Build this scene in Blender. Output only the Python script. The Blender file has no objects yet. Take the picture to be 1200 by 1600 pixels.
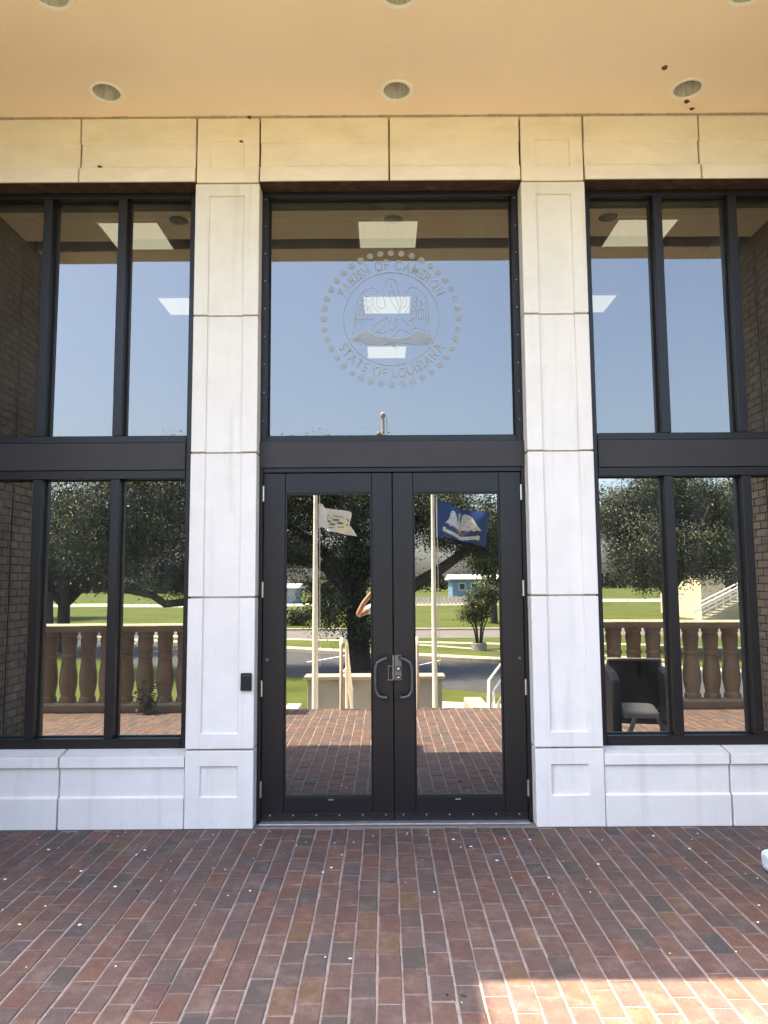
import bpy, bmesh, math, random
import numpy as np
from mathutils import Vector, Matrix
random.seed(11)
R = math.radians
sc = bpy.context.scene
COL = sc.collection

# ------------------------------------------------------------------ camera
CAM = Vector((-0.06, -5.15, 1.65))
cd = bpy.data.cameras.new('camera')
cd.sensor_fit = 'VERTICAL'; cd.sensor_height = 36.0; cd.lens = 36.0 * 1155 / 1600
cd.clip_start = 0.02; cd.clip_end = 3000
cam = bpy.data.objects.new('camera', cd); COL.objects.link(cam)
cam.matrix_world = Matrix.Translation(CAM) @ Matrix.Rotation(R(95.4), 4, 'X') @ Matrix.Rotation(R(-0.36), 4, 'Z')
sc.camera = cam

# ------------------------------------------------------------------ sky, sun, exposure
S = Vector((-0.45, -0.03, 1.0)).normalized()          # towards the sun
w = bpy.data.worlds.new('World'); sc.world = w; w.use_nodes = True
wn = w.node_tree.nodes; wl = w.node_tree.links
bg = wn['Background']; sky = wn.new('ShaderNodeTexSky')
sky.sky_type = 'NISHITA'; sky.sun_disc = False
sky.sun_elevation = math.asin(S.z); sky.sun_rotation = math.atan2(S.x, S.y)
sky.air_density = 1.0; sky.dust_density = 4.2; sky.ozone_density = 1.2
wl.new(sky.outputs[0], bg.inputs[0]); bg.inputs[1].default_value = 0.15
sd = bpy.data.lights.new('sun', 'SUN'); sd.energy = 5.0; sd.angle = R(0.53); sd.color = (1.0, 0.83, 0.60)
sun = bpy.data.objects.new('sun', sd); COL.objects.link(sun)
sun.rotation_euler = (-S).to_track_quat('-Z', 'Y').to_euler()
vs = sc.view_settings
vs.view_transform = 'Standard'; vs.look = 'None'; vs.gamma = 1.0; vs.exposure = 2.72; vs.use_curve_mapping = False
cy = sc.cycles
cy.use_denoising = True; cy.max_bounces = 10; cy.diffuse_bounces = 6; cy.glossy_bounces = 5
cy.transparent_max_bounces = 12; cy.caustics_reflective = False; cy.caustics_refractive = False
cy.sample_clamp_indirect = 6.0

# ------------------------------------------------------------------ materials
M = {}
def node_mat(name):
    m = bpy.data.materials.new(name); m.use_nodes = True
    n = m.node_tree.nodes; l = m.node_tree.links
    M[name] = m
    return m, n, l, n['Principled BSDF'], n['Material Output']
def mul(c, k): return (min(c[0]*k, 1), min(c[1]*k, 1), min(c[2]*k, 1), 1)
def pmat(name, c, rough=.8, var=.12, vs_=4., bump=0., bs=90., metal=0., spec=.35, stain=None, stain_amt=.0, stain_scale=1.3, stretch=(1,1,1)):
    m, n, l, p, o = node_mat(name)
    g = n.new('ShaderNodeNewGeometry')
    mp = n.new('ShaderNodeMapping'); mp.inputs['Scale'].default_value = stretch
    l.new(g.outputs['Position'], mp.inputs['Vector'])
    t = n.new('ShaderNodeTexNoise'); t.inputs['Scale'].default_value = vs_; t.inputs['Detail'].default_value = 6; t.inputs['Roughness'].default_value = .62
    l.new(mp.outputs[0], t.inputs['Vector'])
    r = n.new('ShaderNodeValToRGB')
    r.color_ramp.elements[0].position = .32; r.color_ramp.elements[0].color = mul(c, 1-var)
    r.color_ramp.elements[1].position = .68; r.color_ramp.elements[1].color = mul(c, 1+var)
    l.new(t.outputs['Fac'], r.inputs['Fac'])
    out = r.outputs['Color']
    if stain:
        t2 = n.new('ShaderNodeTexNoise'); t2.inputs['Scale'].default_value = stain_scale; t2.inputs['Detail'].default_value = 9; t2.inputs['Roughness'].default_value = .7
        l.new(mp.outputs[0], t2.inputs['Vector'])
        r2 = n.new('ShaderNodeValToRGB'); r2.color_ramp.elements[0].position = .5; r2.color_ramp.elements[1].position = .72
        r2.color_ramp.elements[0].color = (0,0,0,1); r2.color_ramp.elements[1].color = (stain_amt,)*3 + (1,)
        l.new(t2.outputs['Fac'], r2.inputs['Fac'])
        mx = n.new('ShaderNodeMix'); mx.data_type = 'RGBA'; mx.inputs[7].default_value = (*stain, 1)
        l.new(r2.outputs['Color'], mx.inputs[0]); l.new(out, mx.inputs[6]); out = mx.outputs[2]
    l.new(out, p.inputs['Base Color'])
    p.inputs['Roughness'].default_value = rough; p.inputs['Metallic'].default_value = metal
    p.inputs['Specular IOR Level'].default_value = spec
    if bump:
        t3 = n.new('ShaderNodeTexNoise'); t3.inputs['Scale'].default_value = bs; t3.inputs['Detail'].default_value = 5
        l.new(g.outputs['Position'], t3.inputs['Vector'])
        b = n.new('ShaderNodeBump'); b.inputs['Strength'].default_value = bump; b.inputs['Distance'].default_value = .01
        l.new(t3.outputs['Fac'], b.inputs['Height']); l.new(b.outputs[0], p.inputs['Normal'])
    return m
def glass_mat(name, refl, trans, dust=.03, tint=(1,1,1), dscale=3., wav=.0):
    m, n, l, p, o = node_mat(name); n.remove(p)
    gl = n.new('ShaderNodeBsdfGlossy'); gl.inputs['Roughness'].default_value = 0.0; gl.inputs['Color'].default_value = (*tint, 1)
    tr = n.new('ShaderNodeBsdfTransparent'); tr.inputs['Color'].default_value = (trans, trans*.97, trans*.86, 1)
    mx = n.new('ShaderNodeMixShader'); mx.inputs[0].default_value = refl
    l.new(tr.outputs[0], mx.inputs[1]); l.new(gl.outputs[0], mx.inputs[2])
    g = n.new('ShaderNodeNewGeometry')
    mp = n.new('ShaderNodeMapping'); mp.inputs['Scale'].default_value = (3, 1, .6)
    l.new(g.outputs['Position'], mp.inputs['Vector'])
    t = n.new('ShaderNodeTexNoise'); t.inputs['Scale'].default_value = dscale; t.inputs['Detail'].default_value = 8; t.inputs['Roughness'].default_value = .7
    l.new(mp.outputs[0], t.inputs['Vector'])
    rr = n.new('ShaderNodeMapRange'); rr.inputs[1].default_value = .35; rr.inputs[2].default_value = .8; rr.inputs[3].default_value = dust*.3; rr.inputs[4].default_value = dust*2.2
    l.new(t.outputs['Fac'], rr.inputs[0])
    df = n.new('ShaderNodeBsdfDiffuse'); df.inputs['Color'].default_value = (.5, .5, .47, 1)
    m2 = n.new('ShaderNodeMixShader')
    l.new(rr.outputs[0], m2.inputs[0]); l.new(mx.outputs[0], m2.inputs[1]); l.new(df.outputs[0], m2.inputs[2])
    l.new(m2.outputs[0], o.inputs['Surface'])
    if wav:
        t4 = n.new('ShaderNodeTexNoise'); t4.inputs['Scale'].default_value = 1.7; t4.inputs['Detail'].default_value = 1
        l.new(g.outputs['Position'], t4.inputs['Vector'])
        b = n.new('ShaderNodeBump'); b.inputs['Strength'].default_value = wav; b.inputs['Distance'].default_value = .01
        l.new(t4.outputs['Fac'], b.inputs['Height']); l.new(b.outputs[0], gl.inputs['Normal'])
    return m
def emit_mat(name, c, s):
    m, n, l, p, o = node_mat(name)
    p.inputs['Base Color'].default_value = (*c, 1); p.inputs['Emission Color'].default_value = (*c, 1); p.inputs['Emission Strength'].default_value = s
    return m

def stone_mat(name, c, run):
    m = pmat(name, c, .85, .04, 3.2, .3, 170, stain=(.58, .54, .46), stain_amt=.22, stain_scale=2.3)
    n = m.node_tree.nodes; l = m.node_tree.links; p = n['Principled BSDF']
    src = p.inputs['Base Color'].links[0].from_socket
    g = n.new('ShaderNodeNewGeometry')
    for scale, st, lo, hi, amt, col in ((2.2, (5, 5, .35), .55, .80, run, (.50, .46, .39)), (120, (1, 1, 1), .69, .76, .5, (.46, .42, .36)), (38, (1, 1, 1), .70, .80, .35, (.42, .38, .32))):
        mp = n.new('ShaderNodeMapping'); mp.inputs['Scale'].default_value = st; l.new(g.outputs['Position'], mp.inputs['Vector'])
        t = n.new('ShaderNodeTexNoise'); t.inputs['Scale'].default_value = scale; t.inputs['Detail'].default_value = 5; l.new(mp.outputs[0], t.inputs['Vector'])
        q = n.new('ShaderNodeValToRGB'); q.color_ramp.elements[0].position = lo; q.color_ramp.elements[1].position = hi
        q.color_ramp.elements[0].color = (0,0,0,1); q.color_ramp.elements[1].color = (amt,amt,amt,1); l.new(t.outputs['Fac'], q.inputs['Fac'])
        x = n.new('ShaderNodeMix'); x.data_type = 'RGBA'; l.new(q.outputs[0], x.inputs[0]); l.new(src, x.inputs[6]); x.inputs[7].default_value = (*col, 1); src = x.outputs[2]
    l.new(src, p.inputs['Base Color'])
stone_mat('stone', (.775, .742, .682), .42)
pmat('lintel_stone', (.87, .80, .72), .85, .05, 2.4, .3, 140, stain=(.66, .57, .42), stain_amt=.42, stain_scale=2.6, stretch=(1, 1, 2.2))
pmat('joint', (.42, .36, .29), .95, .25, 30)
pmat('flashing', (.060, .036, .028), .6, .4, 14, .2, 60, stain=(.20, .17, .14), stain_amt=.5, stain_scale=12)
pmat('joint_brown', (.27, .19, .11), .95, .3, 25)
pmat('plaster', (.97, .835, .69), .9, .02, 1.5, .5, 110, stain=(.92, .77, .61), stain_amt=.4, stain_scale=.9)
pmat('bronze', (.0075, .0072, .0082), .42, .14, 6, .0, spec=.42)
pmat('bronze_panel', (.025, .0205, .0195), .55, .10, 3, spec=.45)
pmat('gasket', (.01, .01, .011), .7, .1)
pmat('steel', (.62, .61, .58), .32, .1, 30, metal=1)
pmat('reflector', (.80, .78, .75), .26, .3, 12, metal=.5, stretch=(6, 6, .4))
pmat('trim_white', (.92, .90, .86), .4, .03)
pmat('can_inside', (.1, .09, .08), .6)
pmat('slot_dark', (.02, .022, .025), .8)
pmat('aluminium', (.52, .52, .51), .4, .15, 20, metal=.8)
pmat('handle_metal', (.10, .10, .108), .38, .2, 20, metal=.6)
pmat('lock_metal', (.16, .16, .155), .45, .15, 20, metal=.5)
pmat('black_plastic', (.012, .013, .018), .35, .1)
pmat('led_grey', (.10, .11, .12), .3)
pmat('mortar', (.235, .20, .185), .95, .2, 18, .3, 120, stain=(.16, .13, .12), stain_amt=.5, stain_scale=5)
pmat('buff_mortar', (.10, .08, .06), .95, .2, 18)
pal = [(.150,.074,.053),(.128,.076,.060),(.172,.080,.052),(.105,.076,.066),(.150,.088,.066),(.098,.078,.072),(.068,.066,.056),(.178,.096,.064),(.120,.062,.054),(.165,.096,.048),(.056,.060,.062),(.135,.088,.076)]
def paver_mat(name, c):
    m, n, l, p, o = node_mat(name)
    g = n.new('ShaderNodeNewGeometry')
    def tex(scale, det=6, ro=.65):
        t = n.new('ShaderNodeTexNoise'); t.inputs['Scale'].default_value = scale; t.inputs['Detail'].default_value = det; t.inputs['Roughness'].default_value = ro
        l.new(g.outputs['Position'], t.inputs['Vector']); return t
    def ramp(t, a, b, ca, cb):
        q = n.new('ShaderNodeValToRGB'); q.color_ramp.elements[0].position = a; q.color_ramp.elements[1].position = b
        q.color_ramp.elements[0].color = ca; q.color_ramp.elements[1].color = cb; l.new(t.outputs['Fac'], q.inputs['Fac']); return q
    def mix(f, a, b):
        x = n.new('ShaderNodeMix'); x.data_type = 'RGBA'; l.new(f, x.inputs[0]); l.new(a, x.inputs[6]); x.inputs[7].default_value = b; return x.outputs[2]
    base = ramp(tex(17), .3, .7, mul(c, .80), mul(c, 1.20)).outputs['Color']
    base = mix(ramp(tex(7, 8, .72), .50, .74, (0,0,0,1), (.5,.5,.5,1)).outputs['Color'], base, (.245, .175, .145, 1))     # pale lime bloom
    base = mix(ramp(tex(5.3, 8, .7), .52, .70, (0,0,0,1), (.28,.28,.28,1)).outputs['Color'], base, (.075, .062, .055, 1))  # dark dirt
    base = mix(ramp(tex(210, 2, .5), .66, .74, (0,0,0,1), (.7,.7,.7,1)).outputs['Color'], base, (.36, .31, .27, 1))     # pale grit
    base = mix(ramp(tex(150, 2, .5), .67, .75, (0,0,0,1), (.6,.6,.6,1)).outputs['Color'], base, (.03, .025, .022, 1))   # dark grit
    l.new(base, p.inputs['Base Color']); p.inputs['Roughness'].default_value = .75; p.inputs['Specular IOR Level'].default_value = .4
    t3 = tex(90, 8, .75); b = n.new('ShaderNodeBump'); b.inputs['Strength'].default_value = .5; b.inputs['Distance'].default_value = .01
    l.new(t3.outputs['Fac'], b.inputs['Height']); l.new(b.outputs[0], p.inputs['Normal'])
pm = [sum(c[k] for c in pal)/len(pal) for k in range(3)]
for i, c in enumerate(pal):
    paver_mat('paver_%d' % i, [(c[k]*.66 + pm[k]*.34)*(.735, .74, .775)[k] for k in range(3)])
for i, c in enumerate([(.20,.155,.105),(.175,.138,.092),(.22,.178,.118),(.19,.14,.098)]):
    pmat('buff_brick_%d' % i, c, .9, .15, 12, .3, 90)
pmat('roof_membrane', (.30, .29, .28), .9)
pmat('concrete', (.46, .42, .36), .9, .1, 3, .2, 60, stain=(.28, .24, .19), stain_amt=.4)
pmat('cast_concrete', (.33, .285, .215), .9, .1, 4, .2, 60, stain=(.19, .15, .10), stain_amt=.5)
pmat('pale_concrete', (.38, .33, .255), .9, .1, 2, .2, 40, stain=(.36, .31, .24), stain_amt=.4)
pmat('grey_concrete', (.34, .33, .31), .9, .12, 3, .2, 40)
pmat('asphalt', (.052, .054, .058), .9, .2, 2.0, .3, 50)
pmat('far_road', (.13, .12, .11), .9, .15, .6)
pmat('line_paint', (.75, .75, .72), .8, .1, 8)
pmat('lawn', (.068, .088, .018), .95, .28, .55, .6, 14, spec=.1, stain=(.12, .105, .035), stain_amt=.6, stain_scale=.35)
pmat('bark', (.060, .048, .038), .95, .3, 9, .7, 30)
for i, c in enumerate([(.022,.033,.012),(.034,.048,.016),(.058,.070,.024)]):
    pmat('oak_leaf_%d' % i, c, .55, .2, 2, spec=.35)
for i, c in enumerate([(.045,.066,.020),(.068,.092,.027),(.095,.118,.042)]):
    pmat('shrub_leaf_%d' % i, c, .6, .2, 2, spec=.3)
pmat('pole_paint', (.80, .76, .66), .45, .06, 6)
pmat('rail_paint', (.80, .73, .62), .5, .06, 8)
pmat('gold', (.62, .55, .40), .3, metal=.8)
pmat('flag_blue', (.035, .085, .27), .8, .06)
pmat('flag_white', (.80, .78, .72), .8, .04)
pmat('flag_cream', (.80, .78, .70), .8, .08, 14)
pmat('flag_grey', (.16, .165, .16), .8, .1, 14)
pmat('flag_brown', (.36, .16, .08), .8, .15, 20)
pmat('flag_feather', (.62, .60, .54), .8, .1, 20)
pmat('white_roof', (.62, .60, .56), .7, .04)
pmat('blue_siding', (.16, .25, .35), .8, .06)
pmat('teal_siding', (.20, .27, .30), .8, .06)
pmat('beige_siding', (.62, .53, .36), .85, .06, 2)
pmat('dark_roof', (.12, .10, .09), .9)
pmat('dark_window', (.03, .035, .04), .15, spec=.6)
pmat('white_paint', (.80, .77, .70), .6, .05)
pmat('fence_white', (.46, .45, .42), .7, .05)
pmat('chair_dark', (.020, .018, .016), .55, .15, 9)
pmat('chair_weave', (.030, .021, .014), .7, .25, 22, .3, 120)
pmat('cushion', (.62, .58, .49), .9, .06, 5)
pmat('chair_leg', (.34, .32, .28), .5)
pmat('bundle_wrap', (.62, .70, .80), .3, .22, 34, .5, 40, spec=.5)
pmat('mud', (.13, .075, .035), .95, .3, 30, .6, 60)
pmat('chip', (.82, .82, .80), .8, .05)
pmat('soil', (.07, .05, .035), .95, .2, 8)
pmat('int_wall', (.20, .18, .15), .9, .05)
pmat('int_ceiling', (.30, .28, .25), .9, .04)
pmat('int_floor', (.14, .11, .08), .6, .1)
emit_mat('light_panel', (.96, .93, .72), .20)
pmat('skin', (.52, .29, .19), .55, .05, 9, spec=.4)
pmat('tee', (.66, .65, .63), .9, .3, 26)
pmat('shorts', (.30, .27, .20), .9, .15, 12)
pmat('hair', (.05, .03, .02), .6, .2, 40)
pmat('shoe', (.5, .48, .45), .7)
glass_mat('door_glass', .34, .10, .012, (.98, 1.0, .99), 3.)
glass_mat('lower_glass', .33, .12, .035, (.96, 1.0, .98), 3., .03)
glass_mat('upper_glass', .168, .42, .045, (1.0, .985, .95), 2.2, .03)
def etched():
    m, n, l, p, o = node_mat('etched')
    df = n.new('ShaderNodeBsdfDiffuse'); df.inputs['Color'].default_value = (.47, .475, .47, 1)
    tr = n.new('ShaderNodeBsdfTransparent'); mx = n.new('ShaderNodeMixShader'); mx.inputs[0].default_value = .50
    n.remove(p); l.new(tr.outputs[0], mx.inputs[1]); l.new(df.outputs[0], mx.inputs[2]); l.new(mx.outputs[0], o.inputs['Surface'])
etched()

# ------------------------------------------------------------------ mesh helpers
class MB:
    def __init__(s): s.v = []; s.f = []; s.mi = []
    def add(s, v, f, mi=0):
        b = len(s.v); s.v += [tuple(q) for q in v]
        for q in f: s.f.append(tuple(b+i for i in q)); s.mi.append(mi)
        return s
    def box(s, x0, x1, y0, y1, z0, z1, mi=0):
        v = [(x0,y0,z0),(x1,y0,z0),(x1,y1,z0),(x0,y1,z0),(x0,y0,z1),(x1,y0,z1),(x1,y1,z1),(x0,y1,z1)]
        return s.add(v, [(3,2,1,0),(4,5,6,7),(0,1,5,4),(1,2,6,5),(2,3,7,6),(3,0,4,7)], mi)
    def prism_x(s, prof, x0, x1, mi=0):          # prof: (y, z) ring
        n = len(prof); v = [(x0,y,z) for y,z in prof] + [(x1,y,z) for y,z in prof]
        f = [(i,(i+1)%n,n+(i+1)%n,n+i) for i in range(n)] + [tuple(range(n))[::-1], tuple(range(n,2*n))]
        return s.add(v, f, mi)
    def prism_z(s, ring, z0, z1, mi=0):
        n = len(ring); v = [(x,y,z0) for x,y in ring] + [(x,y,z1) for x,y in ring]
        f = [(i,(i+1)%n,n+(i+1)%n,n+i) for i in range(n)] + [tuple(range(n))[::-1], tuple(range(n,2*n))]
        return s.add(v, f, mi)
    def lathe(s, prof, c=(0,0,0), n=16, caps=True, mi=0):   # prof: (r, z)
        v = []; f = []
        for r, z in prof:
            for k in range(n):
                a = 2*math.pi*k/n; v.append((c[0]+r*math.cos(a), c[1]+r*math.sin(a), c[2]+z))
        for j in range(len(prof)-1):
            for k in range(n):
                k2 = (k+1) % n; f.append((j*n+k, j*n+k2, (j+1)*n+k2, (j+1)*n+k))
        if caps:
            f.append(tuple(range(n))[::-1]); f.append(tuple(range((len(prof)-1)*n, len(prof)*n)))
        return s.add(v, f, mi)
    def tube(s, pts, rad, n=10, mi=0):
        pts = [Vector(p) for p in pts]; rs = rad if isinstance(rad, (list, tuple)) else [rad]*len(pts)
        v = []; f = []; up = None
        for i, p in enumerate(pts):
            d = (pts[min(i+1, len(pts)-1)] - pts[max(i-1, 0)]).normalized()
            if up is None:
                up = d.orthogonal().normalized()
            up = (up - d*up.dot(d)).normalized(); q = d.cross(up)
            for k in range(n):
                a = 2*math.pi*k/n; v.append(p + (up*math.cos(a) + q*math.sin(a))*rs[i])
        for j in range(len(pts)-1):
            for k in range(n):
                k2 = (k+1) % n; f.append((j*n+k, j*n+k2, (j+1)*n+k2, (j+1)*n+k))
        f.append(tuple(range(n))[::-1]); f.append(tuple(range((len(pts)-1)*n, len(pts)*n)))
        return s.add(v, f, mi)
    def mesh(s, name, mats, smooth=False, bevel=0, recalc=True):
        me = bpy.data.meshes.new(name); me.from_pydata(s.v, [], s.f)
        for m in (mats if isinstance(mats, (list, tuple)) else [mats]): me.materials.append(M[m])
        if any(s.mi): me.polygons.foreach_set('material_index', s.mi)
        if recalc or bevel:
            b = bmesh.new(); b.from_mesh(me)
            if bevel:
                bmesh.ops.remove_doubles(b, verts=b.verts, dist=1e-5)
            bmesh.ops.recalc_face_normals(b, faces=b.faces)
            if bevel:
                es = [e for e in b.edges if len(e.link_faces) == 2 and e.calc_face_angle() > .5]
                bmesh.ops.bevel(b, geom=es, offset=bevel, segments=1, affect='EDGES', clamp_overlap=True)
            b.to_mesh(me); b.free()
        if smooth:
            me.polygons.foreach_set('use_smooth', [True]*len(me.polygons))
            try: me.set_sharp_from_angle(angle=R(40))
            except Exception: pass
        return me
    def build(s, name, mats, parent=None, smooth=False, bevel=0, **kw):
        return link(name, s.mesh(name, mats, smooth, bevel), parent, **kw)
def link(name, me, parent=None, label=None, cat=None, group=None, kind=None, loc=None, rot=None):
    o = bpy.data.objects.new(name, me); COL.objects.link(o)
    if parent is not None:
        o.parent = parent
        o.matrix_parent_inverse = Matrix.Translation(-parent.location)   # parts are modelled in world coordinates
    if loc is not None: o.location = loc
    if rot is not None: o.rotation_euler = rot
    return tag(o, label, cat, group, kind)
def tag(o, label=None, cat=None, group=None, kind=None):
    if label: o['label'] = label
    if cat: o['category'] = cat
    if group: o['group'] = group
    if kind: o['kind'] = kind
    return o
def thing(name, loc, label, cat, group=None, kind=None):
    o = bpy.data.objects.new(name, None); COL.objects.link(o); o.location = loc
    o.empty_display_size = .1
    return tag(o, label, cat, group, kind)
def arc(c, r, a0, a1, n): return [(c[0]+r*math.cos(a0+(a1-a0)*i/n), c[1]+r*math.sin(a0+(a1-a0)*i/n)) for i in range(n+1)]

# ================================================================== THE SETTING
G = -1.0                                                # ground level below the porch
m = MB(); m.add([(-900,-1500,G),(900,-1500,G),(900,60,G),(-900,60,G)], [(0,1,2,3)])
m.build('lawn', 'lawn', kind='structure')

# ---- porch floor: mortar bed with real pavers
porch = MB().box(-7.5, 7.5, -4.45, .12, G, -.0038).build('porch_floor', 'mortar', kind='structure')
PX, PY = .1065, .1935
def paver_geo(w, l, h=.04, c=.004):
    x, y = w/2, l/2
    v = [(-x,-y,-h),(x,-y,-h),(x,y,-h),(-x,y,-h),(-x,-y,-c),(x,-y,-c),(x,y,-c),(-x,y,-c),(-x+c,-y+c,0),(x-c,-y+c,0),(x-c,y-c,0),(-x+c,y-c,0)]
    f = [(0,1,5,4),(1,2,6,5),(2,3,7,6),(3,0,4,7),(4,5,9,8),(5,6,10,9),(6,7,11,10),(7,4,8,11),(8,9,10,11)]
    return v, f
pv, pf = paver_geo(PX-.0078, PY-.0054)
rng = random.Random(5)
cells = []
for i in range(int(15/PX)):
    x = -7.45 + PX*(i+.5)
    off = (i % 2)*PY*.5 + rng.uniform(-.028, .028) + i*.013
    y = -4.45 + (off % PY) - PY
    while y < .0:
        y0, y1 = max(y, -4.45), min(y+PY, -.002)
        if y1-y0 > .03: cells.append((x, (y0+y1)/2, y1-y0))
        y += PY
wts = [8,9,6,8,8,7,3.2,5,7,2.5,2.0,8]
def infr(x, y):
    d = Vector((x, y, 0)) - CAM; zc = d.y*math.cos(R(5.4)) + d.z*math.sin(R(5.4)); vv = -d.y*math.sin(R(5.4)) + d.z*math.cos(R(5.4))
    return zc > 0 and abs(d.x/zc)*1155 < 620 and abs(vv/zc)*1155 < 820
vis = sorted([c for c in cells if infr(c[0], c[1])], key=lambda c: c[1])
single = set((c[0], c[1]) for c in vis[:295])
meshes = {}
stuff = MB()
for x, y, ln in cells:
    k = rng.choices(range(12), wts)[0]
    dz = rng.uniform(-.0015, .0012); rz = rng.gauss(0, .008); tx = rng.gauss(0, .004); ty = rng.gauss(0, .006); dx = rng.gauss(0, .0016)
    if (x, y) in single:
        if k not in meshes:
            b = MB(); b.add(pv, pf); meshes[k] = b.mesh('brick', 'paver_%d' % k)
        o = link('brick', meshes[k], porch, loc=(x+dx, y, dz), rot=(tx, ty, rz))
        o.scale = (1, (ln-.0054)/(PY-.0054), 1)
    else:
        sy = (ln-.0054)/(PY-.0054)
        stuff.add([(x+dx+a - b_*sy*rz, y+b_*sy+a*rz, c_+dz + a*-ty + b_*tx) for a, b_, c_ in pv], pf, k)
stuff.build('brick_paving', ['paver_%d' % k for k in range(12)], porch, kind='stuff')

# ---- ground sheets beyond the porch (diagonal car park, kerbs, paths, roads)
def strip(name, near, far, z, mat, x0=-60, x1=60, h=0):
    # near / far: two (x, y) points giving each edge line
    def at(l, x): (xa, ya), (xb, yb) = l; return ya + (yb-ya)*(x-xa)/(xb-xa)
    v = [(x0, at(near,x0), z), (x1, at(near,x1), z), (x1, at(far,x1), z), (x0, at(far,x0), z)]
    b = MB()
    if h:
        b.add([(a,c,z-h) for a,c,_ in v]+v, [(0,1,5,4),(1,2,6,5),(2,3,7,6),(3,0,4,7),(4,5,6,7)])
    else: b.add(v, [(0,1,2,3)])
    return b.build(name, mat, kind='structure')
sl = .62
def ln(x, y): return ((x, y), (x+1, y+sl))
strip('car_park', ln(-.5, -14.4), ln(-.5, -21.3), G+.004, 'asphalt', -26, 14)
strip('kerb', ln(-.5, -21.3), ln(-.5, -21.55), G+.12, 'pale_concrete', -26, 14, .12)
strip('pavement', ln(-.5, -21.55), ln(-.5, -22.4), G+.11, 'pale_concrete', -26, 14, .10)
s2 = .35
strip('path', ((0,-27.6),(1,-27.6+s2)), ((0,-28.5),(1,-28.5+s2)), G+.006, 'pale_concrete', -60, 40)
strip('path', ((0,-27.0),(1,-27.0+.95)), ((0,-27.7),(1,-27.7+.95)), G+.010, 'pale_concrete', -1, 9)
strip('path', ((0,-10.6),(1,-10.3)), ((0,-11.6),(1,-11.3)), G+.010, 'pale_concrete', 1.1, 9)
strip('road', ((0,-30),(1,-30+.05)), ((0,-35.5),(1,-35.5+.05)), G+.004, 'far_road', -90, 90)
strip('kerb', ((0,-35.5),(1,-35.5+.05)), ((0,-36),(1,-36+.05)), G+.1, 'pale_concrete', -90, 90, .1)
strip('road', ((0,-78),(1,-78)), ((0,-90),(1,-90)), G+.004, 'pale_concrete', -200, 200)
for k in range(7):
    x = -11 + 3.2*k; y = -21.25 + sl*(x+.5)
    b = MB(); d = Vector((.62, -1, 0)).normalized() * -1; p = Vector((d.y, -d.x, 0))*.05
    a = Vector((x, y, G+.008)); e = a + Vector((-.55, 1, 0)).normalized()*2.6
    b.add([a-p, a+p, e+p, e-p], [(0,1,2,3)]); b.build('parking_line', 'line_paint', kind='structure')

# ---- entrance steps down from the porch
st = MB().box(-1.42, 1.13, -5.75, -4.452, G, -.26).build('steps', 'concrete', kind='structure')
for k in range(5):
    MB().box(-1.42, 1.13, -5.75-.3*(k+1), -5.752-.3*k, G, -.26-.148*(k+1)+.004).build('step', 'concrete', st, bevel=.01)
for nm, x0, x1, ye, zt, lb in (('cheek_wall', -1.66, -1.423, -6.9, -.32, 'low pale concrete wall along the left edge of the porch steps'), ('cheek_wall', 1.133, 1.40, -6.0, -.10, 'low pale concrete wall along the right edge of the porch steps')):
    MB().box(x0, x1, ye, -5.0, G, zt).build(nm, 'pale_concrete', bevel=.01, label=lb, cat='wall', group='low walls beside the porch steps')
MB().box(-1.42, 1.2, -8.2, -7.26, G, G+.02).build('pavement', 'pale_concrete', kind='structure')

# ================================================================== THE FACADE
# ---- pillars of cut stone blocks with sunk panels
def block(x0, x1, z0, z1, px0, px1, pz0, pz1, y0=0., y1=.34, rec=.017):
    xs = [x0, px0, px1, x1]; zs = sorted(set([z0, max(z0, min(z1, pz0)), max(z0, min(z1, pz1)), z1]))
    b = MB()
    def yy(i, j): return y0+rec if (i == 1 and zs[j] >= pz0-1e-6 and zs[j+1] <= pz1+1e-6) else y0
    nj = len(zs)-1
    for i in range(3):
        for j in range(nj):
            y = yy(i, j); a, c, e, g = xs[i], xs[i+1], zs[j], zs[j+1]
            b.add([(a,y,e),(c,y,e),(c,y,g),(a,y,g)], [(0,1,2,3)])
            if i < 2 and yy(i+1, j) != y:
                y2 = yy(i+1, j); b.add([(c,y,e),(c,y2,e),(c,y2,g),(c,y,g)], [(0,1,2,3)])
            if j < nj-1 and yy(i, j+1) != y:
                y2 = yy(i, j+1); b.add([(a,y,g),(c,y,g),(c,y2,g),(a,y2,g)], [(0,1,2,3)])
    # top and bottom caps follow the recess, sides and back close it
    for j, z in ((0, z0), (nj-1, z1)):
        for i in range(3):
            y = yy(i, j); b.add([(xs[i],y,z),(xs[i+1],y,z),(xs[i+1],y1,z),(xs[i],y1,z)], [(0,1,2,3)])
    for x in (x0, x1):
        for j in range(nj): b.add([(x,y0,zs[j]),(x,y1,zs[j]),(x,y1,zs[j+1]),(x,y0,zs[j+1])], [(0,1,2,3)])
    for i in range(3):
        for j in range(nj): b.add([(xs[i],y1,zs[j]),(xs[i+1],y1,zs[j]),(xs[i+1],y1,zs[j+1]),(xs[i],y1,zs[j+1])], [(0,1,2,3)])
    return b
JG = .0065
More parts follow.
